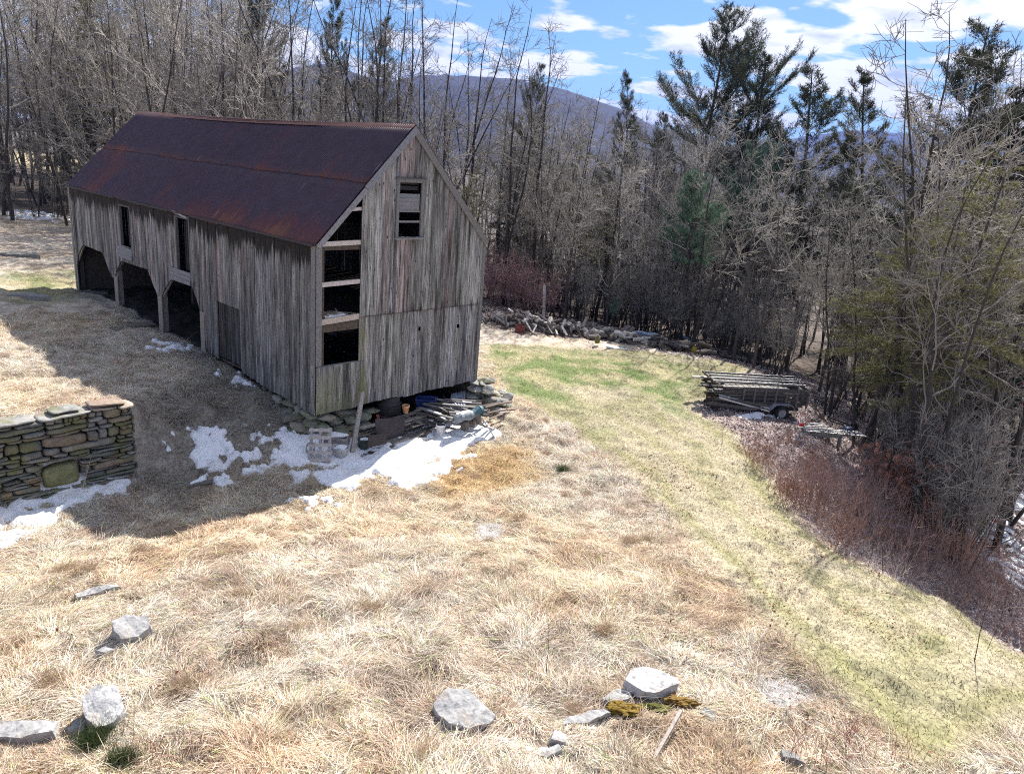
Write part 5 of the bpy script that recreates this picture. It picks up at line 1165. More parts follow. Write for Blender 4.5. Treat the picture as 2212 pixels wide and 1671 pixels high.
def pine(seed, Hh, crown0=.35, spread=.30, up=.12, col=(.06, .075, .04), whorls=14, per=5, tuft=10, sparse=1.0, asym=0, L=.22, wd=.028, droop=0, top=.12, tip=1.0):
    rs = np.random.RandomState(seed); big, small, TP, TD = [], [], [], []
    pts, rr = grow(rs, (0, 0, -.3), (0, 0, 1), Hh, .0105 * Hh, .02, 16, .022, .02); toseg(pts, rr, big)
    for wI in range(whorls):
        t = crown0 + (1 - crown0) * ((wI + .5) / whorls) ** .9
        base_az = rs.uniform(0, 6.28)
        for j in range(per):
            if rs.rand() > sparse: continue
            az = base_az + 6.283 * j / per + rs.normal() * .25; tt = min(.995, t + rs.normal() * .012); k = min(int(tt * 16), 15); f = tt * 16 - k; p = pts[k] * (1 - f) + pts[k + 1] * f
            rel = (1 - tt) / (1 - crown0)
            L1 = Hh * spread * (top + (1 - top) * min(1, rel * 1.5) * (1 - .25 * max(0, rel - .7) / .3)) * rs.uniform(.6, 1.2) * (1 + asym * math.cos(az))
            el = .05 + (1 - rel) * .65 + rs.normal() * .12 - droop
            d = np.array([math.cos(az) * math.cos(el), math.sin(az) * math.cos(el), math.sin(el)])
            p1, q1 = grow(rs, p, d, L1, max(.012, rr[k] * .32), .006, 8, .06, up); toseg(p1, q1, small)
            nbr = int(5 + L1 * 6)
            for c in range(nbr):
                t2 = rs.uniform(.22, 1); k2 = min(int(t2 * 8), 7); f2 = t2 * 8 - k2; pp = p1[k2] * (1 - f2) + p1[k2 + 1] * f2; dd = p1[k2 + 1] - p1[k2]
                a2 = rs.choice((-1, 1)) * rs.uniform(.4, .9); sdv = np.cross(dd, (0, 0, 1.)); sdv /= np.linalg.norm(sdv) + 1e-9; dd = dd / np.linalg.norm(dd)
                d2 = dd * math.cos(a2) + sdv * math.sin(a2); d2[2] += rs.uniform(-.05, .25); L2 = min(L1 * .42, 1.5) * (1.1 - t2 * .7) * rs.uniform(.5, 1.1) + .12
                p2, q2 = grow(rs, pp, d2, L2, .008, .004, 3, .12, up * .6); toseg(p2, q2, small)
                m_ = max(2, int(L2 / .11 * tip))
                for g_ in range(m_):
                    t3 = (g_ + 1) / m_; k3 = min(int(t3 * 3), 2); f3 = t3 * 3 - k3; TP.append(p2[k3] * (1 - f3) + p2[min(k3 + 1, 3)] * f3); TD.append((p2[k3 + 1] - p2[k3]) / (np.linalg.norm(p2[k3 + 1] - p2[k3]) + 1e-9))
    V1, F1 = tubes(big, 8); V2, F2 = tubes(small, 3); V3, F3, c3 = needle_tufts(rs, np.array(TP), np.array(TD), tuft, L, wd, .35, col)
    return mesh_np('trunk', V1, F1, M_BARK, np.full((len(V1), 3), .75), True), mesh_np('limbs', V2, F2, M_BARK, np.full((len(V2), 3), .8)), mesh_np('needles', V3, F3, M_NEEDLE, c3)
def plant(name, parts, x, y, z, s, rz, label, cat, group=None, tilt=(0, 0), sz=None):
    root = bpy.data.objects.new(name, None); COL.objects.link(root); root.location = (x, y, z); root.scale = (s, s, sz or s); root.rotation_euler = (tilt[0], tilt[1], rz)
    tag(root, label, cat, group)
    for nm, me in parts: link(nm, me, root)
    return root
def at_top(u, v, d):
    """point at horizontal distance d seen at photo pixel (u,v); returns x,y,z-top, ground"""
    r = ray(u, v); r = r / np.hypot(r[0], r[1]); p = CAM + r * d; return p[0], p[1], p[2], gz(p[0], p[1])
def at_base(u, v): p = G(u, v); return p.x, p.y, p.z, math.hypot(p.x - CAM[0], p.y - CAM[1])

BARE = []
for i in range(9):
    Hh = 14.; st = (1, 1, 2, 1, 3, 1, 1, 2, 1)[i]
    t, c = meshes_bare(200 + i, Hh=Hh, stems=st, spread=(.42, .5, .36, .46, .36, .52, .4, .44, .48)[i], crown0=(.3, .22, .25, .4, .25, .18, .45, .3, .15)[i], nb=(15, 17, 10, 14, 8, 18, 13, 10, 18)[i], dens=.70)
    BARE.append([('trunk', t), ('crown', c)])
THICK = []
for i in range(5):
    t, c = meshes_bare(300 + i, Hh=4.6, stems=(4, 5, 3, 4, 5)[i], spread=.26, crown0=.35, nb=6, dens=.85, tw=.010, tone=.65); THICK.append([('stems', t), ('twigs', c)])

rv = random.Random(91)
M_CANE0 = mat('cane', (1, 1, 1), .8, True, 3, .2, (1, 1, 1), 0)
dmin_t = [(-60, 60), (27, 60), (180, 60), (240, 52), (1000, 48), (1060, 47), (1200, 45.5), (1640, 43), (1720, 39), (1800, 35), (1900, 31), (2000, 27), (2184, 24), (2320, 22)]
dmin = lambda u: float(np.interp(u, [a for a, b in dmin_t], [b for a, b in dmin_t]))
prof_t = [(-60, -140), (500, -120), (620, -20), (670, 130), (720, 170), (860, 205), (1000, 225), (1100, 235), (1220, 205), (1300, 265), (1370, 290), (1430, 245), (1600, 225), (1740, 300), (1800, 345), (1880, 350), (1950, 300), (2060, 220), (2184, 170), (2320, 60)]
prof = lambda u: float(np.interp(u, [a for a, b in prof_t], [b for a, b in prof_t]))
ntree = 0; placed = []
def zone(u):
    return 'behind the barn' if u < 1060 else ('beyond the woodpile' if u < 1700 else 'on the right bank')
tries = 0
while ntree < 298 and tries < 6000:
    tries += 1
    u = rv.uniform(-60, 2320) if ntree < 215 else rv.uniform(1050, 1950) if ntree < 255 else rv.uniform(-60, 640); f = rv.random() ** 1.4; d = dmin(u) + .8 + f * 46
    v = prof(u) + abs(rv.gauss(0, 1)) * (26 + 50 * (1 - f)) + (12 if f > .5 else 0)
    x, y, zt, g0 = at_top(u, v, d)
    if any((x - a) ** 2 + (y - b) ** 2 < 3.2 for a, b in placed): continue
    if -3 < x < 10 and -2 < y < 24: continue
    hgt = zt - g0
    if hgt < 4.5: hgt = rv.uniform(4.5, 7)
    if hgt > 24: hgt = rv.uniform(19, 24)
    placed.append((x, y)); s = hgt / 14.; i = rv.randrange(9)
    sxy = max(s, .62) * rv.uniform(.8, 1.05) if u < 1700 else max(s, .6) * .9
    zn = zone(u)
    plant('bare_tree', BARE[i], x, y, g0, min(sxy, s * 1.35), rv.uniform(0, 6.28), 'leafless grey hardwood in the crowded woods ' + zn, 'tree', 'bare trees of the woods ' + zn, (rv.uniform(-.05, .05), rv.uniform(-.05, .05)), s)
    ntree += 1
# bare sapling thicket along the wood edge
for k in range(110):
    u = rv.uniform(1040, 1760); d = dmin(u) + 1.6 + rv.random() * 9
    x, y, zt, g0 = at_top(u, 500, d); s = rv.uniform(.75, 1.15)
    plant('sapling_thicket', THICK[rv.randrange(5)], x, y, g0, s * .9, rv.uniform(0, 6.28), 'clump of leafless saplings at the wood edge behind the woodpile', 'shrub', 'sapling clumps behind the woodpile', sz=s)
for k in range(50):
    u = rv.uniform(1880, 2300); d = dmin(u) + 1.0 + rv.random() * 9
    x, y, zt, g0 = at_top(u, 500, d); s = rv.uniform(.5, 1.05)
    plant('sapling_thicket', THICK[rv.randrange(5)], x, y, g0, s * .9, rv.uniform(0, 6.28), 'clump of leafless brush on the right bank below the trees', 'shrub', 'brush clumps on the right bank', sz=s)
REDT = []
for i in range(2):
    b_, s_ = bare_tree(340 + i, 3.6, stems=5, spread=.34, crown0=.2, nb=8, dens=1.0, tw=.009); V2, F2 = tubes(b_ + s_, 3); REDT.append([('twigs', mesh_np('twigs', V2, F2, M_CANE0, np.tile((.42, .27, .26), (len(V2), 1))))])
for k, (u, dd, s) in enumerate([(1068, .6, .9), (1095, 1.6, 1.05), (1120, .8, .95), (1140, 2.4, 1.1), (1165, 1.0, .9), (1190, 1.8, .9), (1082, 3.0, 1.2)]):
    x, y, zt, g0 = at_top(u, 500, dmin(u) + dd); plant('red_twig_shrub', REDT[k % 2], x, y, g0, s, k * 1.9, 'leafless shrub with reddish twigs at the wood edge', 'shrub', 'reddish twig shrubs at the wood edge')
for k in range(34):
    u = rv.uniform(-40, 1000); d = dmin(u) + rv.random() * 12
    x, y, zt, g0 = at_top(u, 500, d); s = rv.uniform(.6, 1.2)
    plant('sapling_thicket', THICK[rv.randrange(5)], x, y, g0, s * .9, rv.uniform(0, 6.28), 'clump of leafless brush in the woods behind the barn', 'shrub', 'brush clumps behind the barn', sz=s)

# tall slender bare trees against the sky behind the ridge
TALL = []
for i in range(4):
    t, c = meshes_bare(400 + i, Hh=17., stems=(2, 3, 1, 2)[i], spread=.30, crown0=.28, nb=(12, 9, 17, 12)[i], dens=.75, tw=.011, tone=.45); TALL.append([('trunk', t), ('crown', c)])
tl = [(665,-60,55,2,'leafless maple leaning at the left of the open sky behind the ridge'), (735,-70,52,1,'forked leafless tree rising behind the middle of the roof ridge'), (790,-90,54,0,'second tall leafless tree rising behind the roof ridge'), (835,-80,50,1,'multi stemmed leafless tree behind the ridge left of the gable peak'),
      (880,-100,51,0,'tall leafless tree directly behind the gable peak'), (925,-90,53,3,'straight dark leafless tree just right of the gable peak'), (960,-40,50,1,'fan shaped leafless tree right of the gable peak'), (1010,20,52,2,'slim leafless tree in front of the blue hill'),
      (1090,50,51,3,'leafless tree before the crest of the blue hill'), (1140,10,49,1,'spreading leafless tree tallest against the white cloud'), (1200,60,50,2,'leafless tree whose top leans right before the cloud'), (1255,180,52,2,'low leafless tree on the falling slope of the hill'),
      (1345,200,50,2,'dead forked leafless tree at the low dip of the skyline'), (1370,215,53,0,'twiggy tree right of the dead forked one'), (2140,20,34,2,'tall forked leafless tree at the right edge before the sky'), (2200,10,33,3,'tall leafless tree cut by the right edge')]
for k, (u, v, d, i) in enumerate([(700,-80,58,3),(760,-60,60,2),(815,-70,57,0),(855,-90,53,1),(900,-60,58,2),(945,-80,56,0),(985,-20,57,3),(1040,60,55,1),(1110,90,57,2),(1170,60,56,0),(1225,120,55,3),(640,-70,60,1)]):
    x, y, zt, g0 = at_top(u, v, d); s = (zt - g0) / 17; plant('tall_bare_tree', TALL[i], x, y, g0, s, k * 2.3 + 1, 'tall leafless tree of the open stand behind the ridge and gable peak', 'tree', 'open stand of tall trees behind the ridge')
for k, (u, v, d, i, lab) in enumerate(tl):
    x, y, zt, g0 = at_top(u, v, d); s = (zt - g0) / 17; plant('tall_bare_tree', TALL[i], x, y, g0, s, k * 1.3, lab, 'tree')

# conifers
c_dark = (.075, .085, .055); c_blue = (.15, .25, .17); c_olive = (.22, .215, .09)
WP = [pine(500, 17, .50, .27, .13, c_dark, 15, 5, 7, .66, .4, tip=1.15, wd=.022, L=.19), pine(501, 17, .35, .17, .20, c_dark, 16, 5, 9, .8, .3, wd=.025, L=.19), pine(502, 17, .30, .19, .12, c_dark, 16, 5, 9, .8, .3, wd=.025, L=.19),
      pine(503, 15, .25, .16, .10, c_dark, 15, 5, 9, .8, .3, wd=.025, L=.19)]
HEM = [pine(510, 12, .30, .24, -.03, c_olive, 16, 5, 6, .75, .3, .14, .022, .18), pine(511, 9, .50, .26, .06, c_blue, 11, 6, 9, .9, .3, tip=1, L=.17, wd=.024), pine(512, 12, .34, .24, -.02, (.20, .20, .085), 16, 5, 6, .7, .3, .14, .022, .12)]
PN = lambda m: [('trunk', m[0]), ('limbs', m[1]), ('needles', m[2])]
con = [(1562, 22, 62, 0, WP, 0, 1.2, 'tallest white pine with wide upswept boughs against the sky'), (1700, 112, 60, 1, WP, 2, 1.45, 'leaning white pine just right of the tallest one'), (1785, 135, 58, 2, WP, 4, 1.45, 'white pine beside the sky gap right of the leaning pine'),
       (1965, 133, 52, 3, WP, 1, 1.1, 'narrow pine standing alone right of the distant blue hill'), (2128, 28, 50, 2, WP, 3, 1.4, 'tall ragged pine near the upper right corner'), (2040, 165, 52, 3, WP, 5, 1.3, 'short pine left of the tall ragged pine'),
       (1400, 150, 64, 3, WP, 2, .8, 'small dark pine left of the tallest white pine'), (1155, 130, 66, 2, WP, 2, .75, 'dark pine rising behind the bare trees before the hill'),
       (694, -20, 70, 1, WP, 0, .9, 'dark tall pine at the left end of the open sky'), (560, -60, 70, 2, WP, 1, .95, 'dark pine in the woods left of the open sky'), (790, 20, 74, 3, WP, 5, .8, 'thin pine behind the bare trees above the ridge'),
       (170, -60, 70, 2, HEM, 0, .9, 'yellow green conifer high in the woods at the upper left'),
       (1020, 350, 49, 0, HEM, 2, .55, 'olive hemlock just right of the gable rake'), (1525, 365, 47, 1, HEM, 0, .75, 'bushy blue green young pine in the middle of the thicket'), (1330, 640, 44.3, 1, HEM, 1, .45, 'tiny bright green pine beside the woodpile'), (1310, 430, 53, 0, HEM, 3, .6, 'small olive conifer in the grey thicket'),
       (2150, 290, 38, 0, HEM, 0, 1.0, 'tallest olive hemlock near the right edge'), (2200, 400, 34, 2, HEM, 2, 1.0, 'olive hemlock cut by the right edge'), (2060, 420, 37, 2, HEM, 5, 1.0, 'olive hemlock left of the tallest one near the right edge'),
       (2115, 345, 29.5, 0, HEM, 1, 1.15, 'yellow green conifer standing nearest on the right bank'), (2000, 440, 32, 2, HEM, 4, 1.1, 'yellow green conifer left of the nearest one on the right bank'),
       (1990, 470, 38, 0, HEM, 3, .9, 'lowest olive hemlock on the right bank'), (1640, 300, 56, 1, HEM, 2, .8, 'blue green conifer between the pine trunks'), (1255, 285, 60, 2, HEM, 4, .9, 'dim conifer in the grey woods below the hill'),
       (1860, 350, 56, 0, HEM, 5, .6, 'olive topped conifer under the distant blue hill'), (1470, 235, 68, 3, WP, 1, .7, 'dark pine tucked left behind the tallest white pine')]
for k, (u, v, d, i, S_, rz, ws, lab) in enumerate(con):
    Hh = {id(WP): (17, 17, 17, 15), id(HEM): (12, 9, 12)}[id(S_)][i]; x, y, zt, g0 = at_top(u, v, d); s = max(.25, (zt - g0) / Hh)
    plant('pine_tree' if S_ is WP else 'conifer', PN(S_[i]), x, y, g0, s * ws, rz, lab, 'tree', sz=s)
HEMD = pine(520, 14, .02, .20, -.02, (.045, .055, .035), 20, 6, 8, .95, 0, .2, .045, .15)
for k in range(26):
    u = (rv.uniform(-60, 1000) if k % 3 == 0 else rv.uniform(1100, 2320)); d = dmin(u) + 20 + rv.random() * 30; x, y, zt, g0 = at_top(u, prof(u) + 90 + rv.random() * 130, d); s = max(.5, (zt - g0) / 14)
    plant('dark_hemlock', PN(HEMD), x, y, g0, s * rv.uniform(.9, 1.2), rv.uniform(0, 6), 'dark hemlock buried deep in the woods behind bare trees', 'tree', 'dark hemlocks deep in the woods', sz=s)

# young slender trees on the right bank in front
YB = []
for i in range(3):
    t, c = meshes_bare(430 + i, Hh=9., stems=(1, 3, 4)[i], spread=.34, crown0=.18, nb=(16, 9, 7)[i], dens=.8, tw=.007, tone=.6); YB.append([('trunk', t), ('crown', c)])
for k, (u, v, h_, i, lab) in enumerate([(1910, 905, 9, 1, 'leafless tree clump leaning at the left corner of the right bank woods'), (2110, 1080, 12, 2, 'leafless tree clump over the dark hollow'), (2165, 1130, 11, 0, 'leafless tree at the right edge over the snowy hollow'), (2190, 1010, 13, 1, 'leafless tree clump cut by the right edge'), (1870, 840, 8, 2, 'leafless tree clump behind the bench'), (1800, 800, 7, 0, 'thin leafless tree behind the right end of the trailer'), (1690, 745, 10, 0, 'dark leaning trunk right of the woodpile'), (1740, 765, 9, 1, 'forked leafless tree right of the woodpile')]):
    x, y, g0, d = at_base(u, v); s = h_ / 9; plant('young_bare_tree', YB[i], x, y, g0, s, k * 1.1, lab, 'tree', tilt=(rv.uniform(-.05, .05), rv.uniform(-.04, .08)))

for k, (u, v, h_, lab) in enumerate([(2085, 1020, 12, 'dark straight trunk at the left of the snowy hollow'), (2112, 1090, 13, 'dark straight trunk in front of the snowy hollow'), (2150, 1190, 13, 'thickest dark trunk at the lower right edge'), (2178, 1130, 12, 'dark trunk cut by the right edge above the hollow'), (1990, 930, 11, 'dark trunk behind the salmon weeds'), (2040, 950, 12, 'dark leaning trunk right of the salmon weeds'), (1905, 830, 11, 'dark trunk behind the bench'), (1950, 870, 12, 'second dark trunk behind the bench')]):
    x, y, g0, d = at_base(u, v); s = h_ / 17; plant('dark_tree', TALL[k % 4], x, y, g0, s * 1.2, k * 1.7, lab, 'tree', tilt=(rv.uniform(-.05, .05), rv.uniform(-.04, .08)), sz=s)
# sumac with dark red heads
SUMRED = (.16, .018, .03)
def sumac(seed, Hh):
    rs = np.random.RandomState(seed); sg = []; heads = MB()
    def br(p, d, L, r, lev):
        pts, rr = grow(rs, p, d, L, r, r * .6, 5, .14, .10); toseg(pts, rr, sg)
        if lev == 0 or rs.rand() < .15:
            e = pts[-1]; dd = pts[-1] - pts[-2]; dd /= np.linalg.norm(dd)
            if rs.rand() < .7:
                for q in range(3): heads.cyl(Vector(e + dd * .05 * q), Vector(e + dd * .05 * (q + 1)), (.035, .05, .035)[q], (.05, .035, .01)[q], 6, tuple(np.array(SUMRED) * rs.uniform(.7, 1.4)))
            return
        for q in range(2 + (rs.rand() < .35)): br(pts[-1], side_dir(rs, pts[-1] - pts[-2], rs.uniform(.35, .8)), L * rs.uniform(.55, .85), r * .62, lev - 1)
    for q in range(2): br(np.array([rs.uniform(-.2, .2), rs.uniform(-.2, .2), 0]), (rs.uniform(-.35, .35), rs.uniform(-.35, .35), 1), Hh * .42, .03, 3)
    V, F = tubes(sg, 6); return mesh_np('stems', V, F, M_TWIG, np.tile((1.05, .98, .95), (len(V), 1)), True), heads
SM = []
for i in range(3):
    st_, hd = sumac(600 + i, 3.6); o = hd.build('seed_heads', M_PAINT); me = o.data; bpy.data.objects.remove(o); SM.append([('stems', st_), ('seed_heads', me)])
for k, (u, v, s, lab) in enumerate([(2065, 1110, 1.0, 'sumac with dark red heads nearest the rust red weeds'), (2110, 1200, 1.05, 'sumac with red heads leaning over the bank'), (2150, 1100, 1.2, 'tall sumac with many red heads before the dark hollow'), (2185, 1180, 1.1, 'sumac with red heads at the right edge'), (2130, 1010, 1.0, 'pale stemmed sumac with small red heads above the hollow'), (2010, 1120, .8, 'short sumac beside the rust red weeds'), (2200, 1290, 1.0, 'lowest sumac cut by the right edge')]):
    x, y, g0, d = at_base(u, v); plant('sumac', SM[k % 3], x, y, g0, s, k * 2.1, lab, 'shrub')

# brambles and dead weeds: upright reddish canes
M_CANE = mat('cane', (1, 1, 1), .8, True, 3, .2, (1, 1, 1), 0)
def weed(seed, n, Hh, spread, col, br=3, tw=.004, fluff=None, nf=8):
    rs = np.random.RandomState(seed); sg = []; TP = []
    for i in range(n):
        r = spread * math.sqrt(rs.rand()); a = rs.uniform(0, 6.28); p = np.array([r * math.cos(a), r * math.sin(a), -.05]); d = np.array([rs.normal() * .22, rs.normal() * .22, 1])
        sg.append([0, 0, -.12, *p, tw, tw]); pts, rr = grow(rs, p, d, Hh * rs.uniform(.5, 1.1), tw * 1.3, tw * .7, 5, .09, -.01); toseg(pts, rr, sg)
        for b in range(br):
            k = rs.randint(2, 5); p2, q2 = grow(rs, pts[k], side_dir(rs, pts[k] - pts[k - 1], rs.uniform(.4, .9)), Hh * .28 * rs.uniform(.5, 1), tw * .8, tw * .5, 2, .15, .03); toseg(p2, q2, sg); TP.append(p2[-1])
        TP.append(pts[-1])
    V, F = tubes(sg, 3); c = np.tile(col, (len(V), 1)) * np.repeat(rs.uniform(.7, 1.3, (len(V) // 6, 1)), 6, 0)
    out = [('canes', mesh_np('canes', V, F, M_CANE, c))]
    if fluff is not None:
        TP = np.array(TP); V, F, c = needle_tufts(rs, TP, np.tile([0, 0, 1.], (len(TP), 1)), nf, .10, .016, .2, fluff); out.append(('dead_leaves', mesh_np('dead_leaves', V, F, M_NEEDLE, c)))
    return out
BR = [weed(700 + i, 24, (1.2, 1.7, 1.5, 1.0)[i], .75, [(.44, .29, .27), (.46, .27, .20), (.26, .18, .17), (.60, .50, .46)][i], 4) for i in range(4)]
RUST = [weed(710 + i, 16, 1.25, .5, (.30, .15, .10), 5, .005, (.27, .15, .10)) for i in range(2)]
PINKW = weed(715, 22, 1.5, .7, (.34, .18, .13), 5, .005, (.55, .29, .22), 34)
cnt = 0
Lp = LEAF; x0, y0 = Lp.min(0); x1, y1 = Lp.max(0)
bpos = []
while cnt < 135:
    u = rv.uniform(1520, 2230); lo = float(np.interp(u, [1500, 1580, 1640, 1690, 1740, 1800, 1900, 2060, 2184, 2300], [900, 945, 1000, 1070, 1140, 1190, 1245, 1320, 1410, 1480])); v = lo - 8 - rv.random() ** 1.2 * (90 if u < 1620 else 210 if u < 1850 else 330)
    if v < 800: continue
    x, y, g0, d = at_base(u, v)
    if 1900 < u < 2080 and 1060 < v < 1180 and rv.random() < .6: continue
    if u > 2080 and v < 1240: continue
    if d > 60 or any((x - a) ** 2 + (y - b) ** 2 < .16 for a, b in bpos): continue
    bu, bv, _ = proj(np.array([x, y, g0]))
    if 1490 < u < 1900 and 800 < v < 950: continue
    bpos.append((x, y)); near_edge = lo - v < 30
    i = rv.choice((0, 0, 1, 2, 2, 3)); s = rv.uniform(.45, .75) if near_edge else rv.uniform(.7, 1.25)
    if u < 1900 and v < 1030: s = .3 + .004 * max(0, v - 950)
    plant('bramble', BR[i], x, y, g0, s, rv.uniform(0, 6.28), 'leafless reddish bramble clump in the tangle on the right bank', 'bramble', 'brambles covering the right bank'); cnt += 1
for k, (u, v, s) in enumerate([(1625, 1000, .8), (1640, 1020, .7), (1700, 965, .6), (1750, 1015, .7), (1690, 1080, .8), (1710, 1095, .9), (1735, 1110, .7), (1760, 1060, .8), (1815, 1185, .8), (1905, 1190, .9), (1860, 1110, .8), (1955, 1220, .8), (2040, 1150, .8), (1990, 1010, .8), (1920, 1060, .8)]):
    x, y, g0, d = at_base(u, v); plant('rusty_weed', RUST[k % 2], x, y, g0, s, k, 'rust brown dead weed clump standing in the brambles', 'weed', 'rust brown weeds on the right bank')
for k, (u, v, s, lab) in enumerate([(1935, 1105, 1.5, 'salmon red dried weed clump at the left of the pink patch'), (1975, 1120, 1.6, 'largest salmon red dried weed clump below the bare trees'), (2015, 1125, 1.4, 'salmon red dried weed clump at the right of the pink patch')]):
    x, y, g0, d = at_base(u, v); plant('red_weed', PINKW, x, y, g0, s, k, lab, 'weed')
# thin saplings standing along the edge of the bank
def sap(seed, Hh):
    rs = np.random.RandomState(seed); sg = []; pts, rr = grow(rs, (0, 0, -.05), (.05, .02, 1), Hh, .014, .004, 8, .05, .02); toseg(pts, rr, sg)
    for b in range(9): k = rs.randint(3, 8); toseg(*grow(rs, pts[k], side_dir(rs, pts[k] - pts[k - 1], rs.uniform(.4, .8)), Hh * .2 * rs.uniform(.4, 1), .005, .003, 3, .12, .06), sg)
    V, F = tubes(sg, 5); return [('stem', mesh_np('stem', V, F, M_BARK, np.full((len(V), 3), .55)))]
SP = [sap(720 + i, 2.4) for i in range(4)]
for k, (u, v, h_) in enumerate([(1842, 1172, 1.6), (1875, 1225, 1.2), (1905, 1240, 1.3), (1925, 1235, 1.0), (1945, 1248, 1.5), (1968, 1250, 1.1), (1990, 1275, 1.4), (2020, 1262, 1.1), (2045, 1290, 1.0), (2105, 1425, 1.6), (2135, 1400, 1.0), (2070, 1340, .8), (2160, 1340, 1.6), (1700, 1010, 1.0), (1560, 960, .8)]):
    x, y, g0, d = at_base(u, v); plant('sapling', SP[k % 4], x, y, g0, h_ / 2.4, k, 'thin dark leafless sapling standing at the lower edge of the right bank', 'sapling', 'thin saplings along the lower bank edge', sz=h_ / 2.4)
# foreground weeds
for k, (u, v, h_, lab) in enumerate([(1630, 2050 * 0 + 1480, 0, '')][:0] + [(1625 * 0 + 1178, 1470, 1.1, 'single thin dead stem rising from the dry grass at bottom centre'), (1100, 1240, .6, 'short dead twig standing in the middle of the dry grass')]):
    x, y, g0, d = at_base(u, v); plant('dry_weed', SP[k], x, y, g0, h_ / 2.4, k, lab, 'weed')
WF = [weed(730, 14, .62, .28, (.30, .10, .09), 3, .0028), weed(731, 12, .5, .3, (.24, .12, .10), 4, .0028)]
for k, (u, v, s, lab) in enumerate([(1745, 1640, 1.1, 'first red stemmed weed clump from the left at the bottom right'), (1790, 1632, 1.0, 'second red stemmed weed clump from the left at the bottom right'), (1830, 1638, 1.2, 'third red stemmed weed clump from the left at the bottom right'), (1860, 1620, 1.0, 'fourth red stemmed weed clump from the left at the bottom right'), (1950, 1640, .9, 'rightmost red stemmed weed clump along the bottom'), (1155, 1510, .7, 'red leaved low plant in the dry grass near the lone dead stem'), (1225, 1450, .5, 'small brown weed right of the lone dead stem'), (315, 1635, 1.0, 'brown dead stalks at the bottom left right of the white boulder'), (410, 1640, .9, 'brown dead stalks at the bottom farther right of the white boulder'), (1085, 1262, .4, 'tiny brown weed at the foot of the short dead twig')]):
    x, y, g0, d = at_base(u, v); plant('red_weed', WF[k % 2], x, y, g0, s, k, lab, 'weed')
# reeds at wall foot
sg = []; p = G(178, 1062)
for k in range(5): sg.append([p.x, p.y, p.z, p.x + .25 - .1 * k, p.y - .1, p.z + .95 - .2 * k, .007, .003])
V, F = tubes(sg, 5); tag(link('dead_stalk', mesh_np('dead_stalk', V, F, M_CANE, np.tile((.55, .47, .36), (len(V), 1)))), 'pale dead stalks leaning against the stone wall', 'weed')

# ================================================================== grass
def inview(x, y, z, mg=380):
    u, v, q = proj(np.stack([x, y, z], -1)); return (q > 2) & (u > -mg) & (u < 2212 + mg) & (v > -50) & (v < 1671 + mg)
def blades(name, n_try, dens, Lr, wr_, lift, seed, label, flow=True, box=(-16, -20, 22, 22), colmul=1.0, lim=None, snowcut=True, green=None):
    rs = np.random.RandomState(seed); x = rs.uniform(box[0], box[2], n_try); y = rs.uniform(box[1], box[3], n_try)
    z = H(x, y); k = inview(x, y, z); x, y, z = x[k], y[k], z[k]
    pr = dens(x, y); k = rs.rand(len(x)) < pr; x, y, z = x[k], y[k], z[k]
    inb = ((x > .0) & (x < W_) & (y > .1) & (y < L_)); inw = (x < -4.7) & (y > 1.15) & (y < 1.85); k = ~(inb | inw)
    for (rx_, ry_, rr_) in ROCKS: k &= ((x - rx_) ** 2 + (y - ry_) ** 2 > (rr_ * .62) ** 2)
    k &= (np.maximum(sdf(x, y, GRV[0]), sdf(x, y, GRV[1])) < 0) | (rs.rand(len(x)) < .25)
    if snowcut: sm = snowmask(x, y); k &= ~((sm > 0.02) & (rs.rand(len(x)) > .10))
    x, y, z = x[k], y[k], z[k]; n = len(x)
    th = (fbm(x * .45, y * .45, 70, 3) * 9 + fbm(x * 2.1, y * 2.1, 74, 2) * 6.5 + rs.normal(size=n) * .6) if flow else rs.uniform(0, 6.28, n)
    cl = fbm(x * 1.5, y * 1.5, 78, 3); tuft = sstep(.5, .72, cl)
    L = rs.uniform(*Lr, n) * (1 + .3 * tuft); el = np.clip(rs.normal(lift, .24, n) + .25 * tuft, .02, 1.4)
    dx, dy = np.cos(th), np.sin(th); w_ = rs.uniform(*wr_, n)
    sxv, syv = -dy, dx
    p0 = np.stack([x, y, z - .01], -1); a1 = el; a2 = el - rs.uniform(.35, 1.1, n)
    p1 = p0 + np.stack([dx * np.cos(a1), dy * np.cos(a1), np.sin(a1)], -1) * (L * .45)[:, None]
    p2 = p1 + np.stack([dx * np.cos(a2), dy * np.cos(a2), np.sin(a2)], -1) * (L * .55)[:, None] + rs.normal(size=(n, 3)) * (.17 * L)[:, None]
    fl = z + .012 + .02 * rs.rand(n); p1[:, 2] = np.maximum(p1[:, 2], fl); p2[:, 2] = np.maximum(p2[:, 2], H(p2[:, 0], p2[:, 1]) + .006 + .02 * rs.rand(n))
    s = np.stack([sxv, syv, rs.normal(size=n) * .5], -1); s /= np.linalg.norm(s, axis=1, keepdims=True); s *= w_[:, None] * .5
    V = np.stack([p0 - s, p0 + s, p1 - s * .9, p1 + s * .9, p2], 1).reshape(-1, 3)
    b = np.arange(n)[:, None] * 5; F = np.concatenate([b + [0, 1, 3], b + [0, 3, 2], b + [2, 3, 4]], 0)
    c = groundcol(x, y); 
    vari = rs.uniform(.42, 1.38, (n, 1)) * (.9 + .25 * rs.rand(n, 1)); hue = rs.rand(n, 1)
    c = c * vari; c = np.where(hue < (.10 if name != 'mown_grass' else .03), c * C(.62, .42, .30), c); c = np.where(hue > (.95 if name != 'mown_grass' else .985), c * C(.7, .95, .45), c)
    c = np.clip(c * colmul, 0, .92); c = np.repeat(c, 5, 0)
    print(name, n)
    return tag(link(name, mesh_np(name, V, F, M_GRASS, c)), label, 'grass', kind='stuff')
def reg(x, y): return regions(x, y)
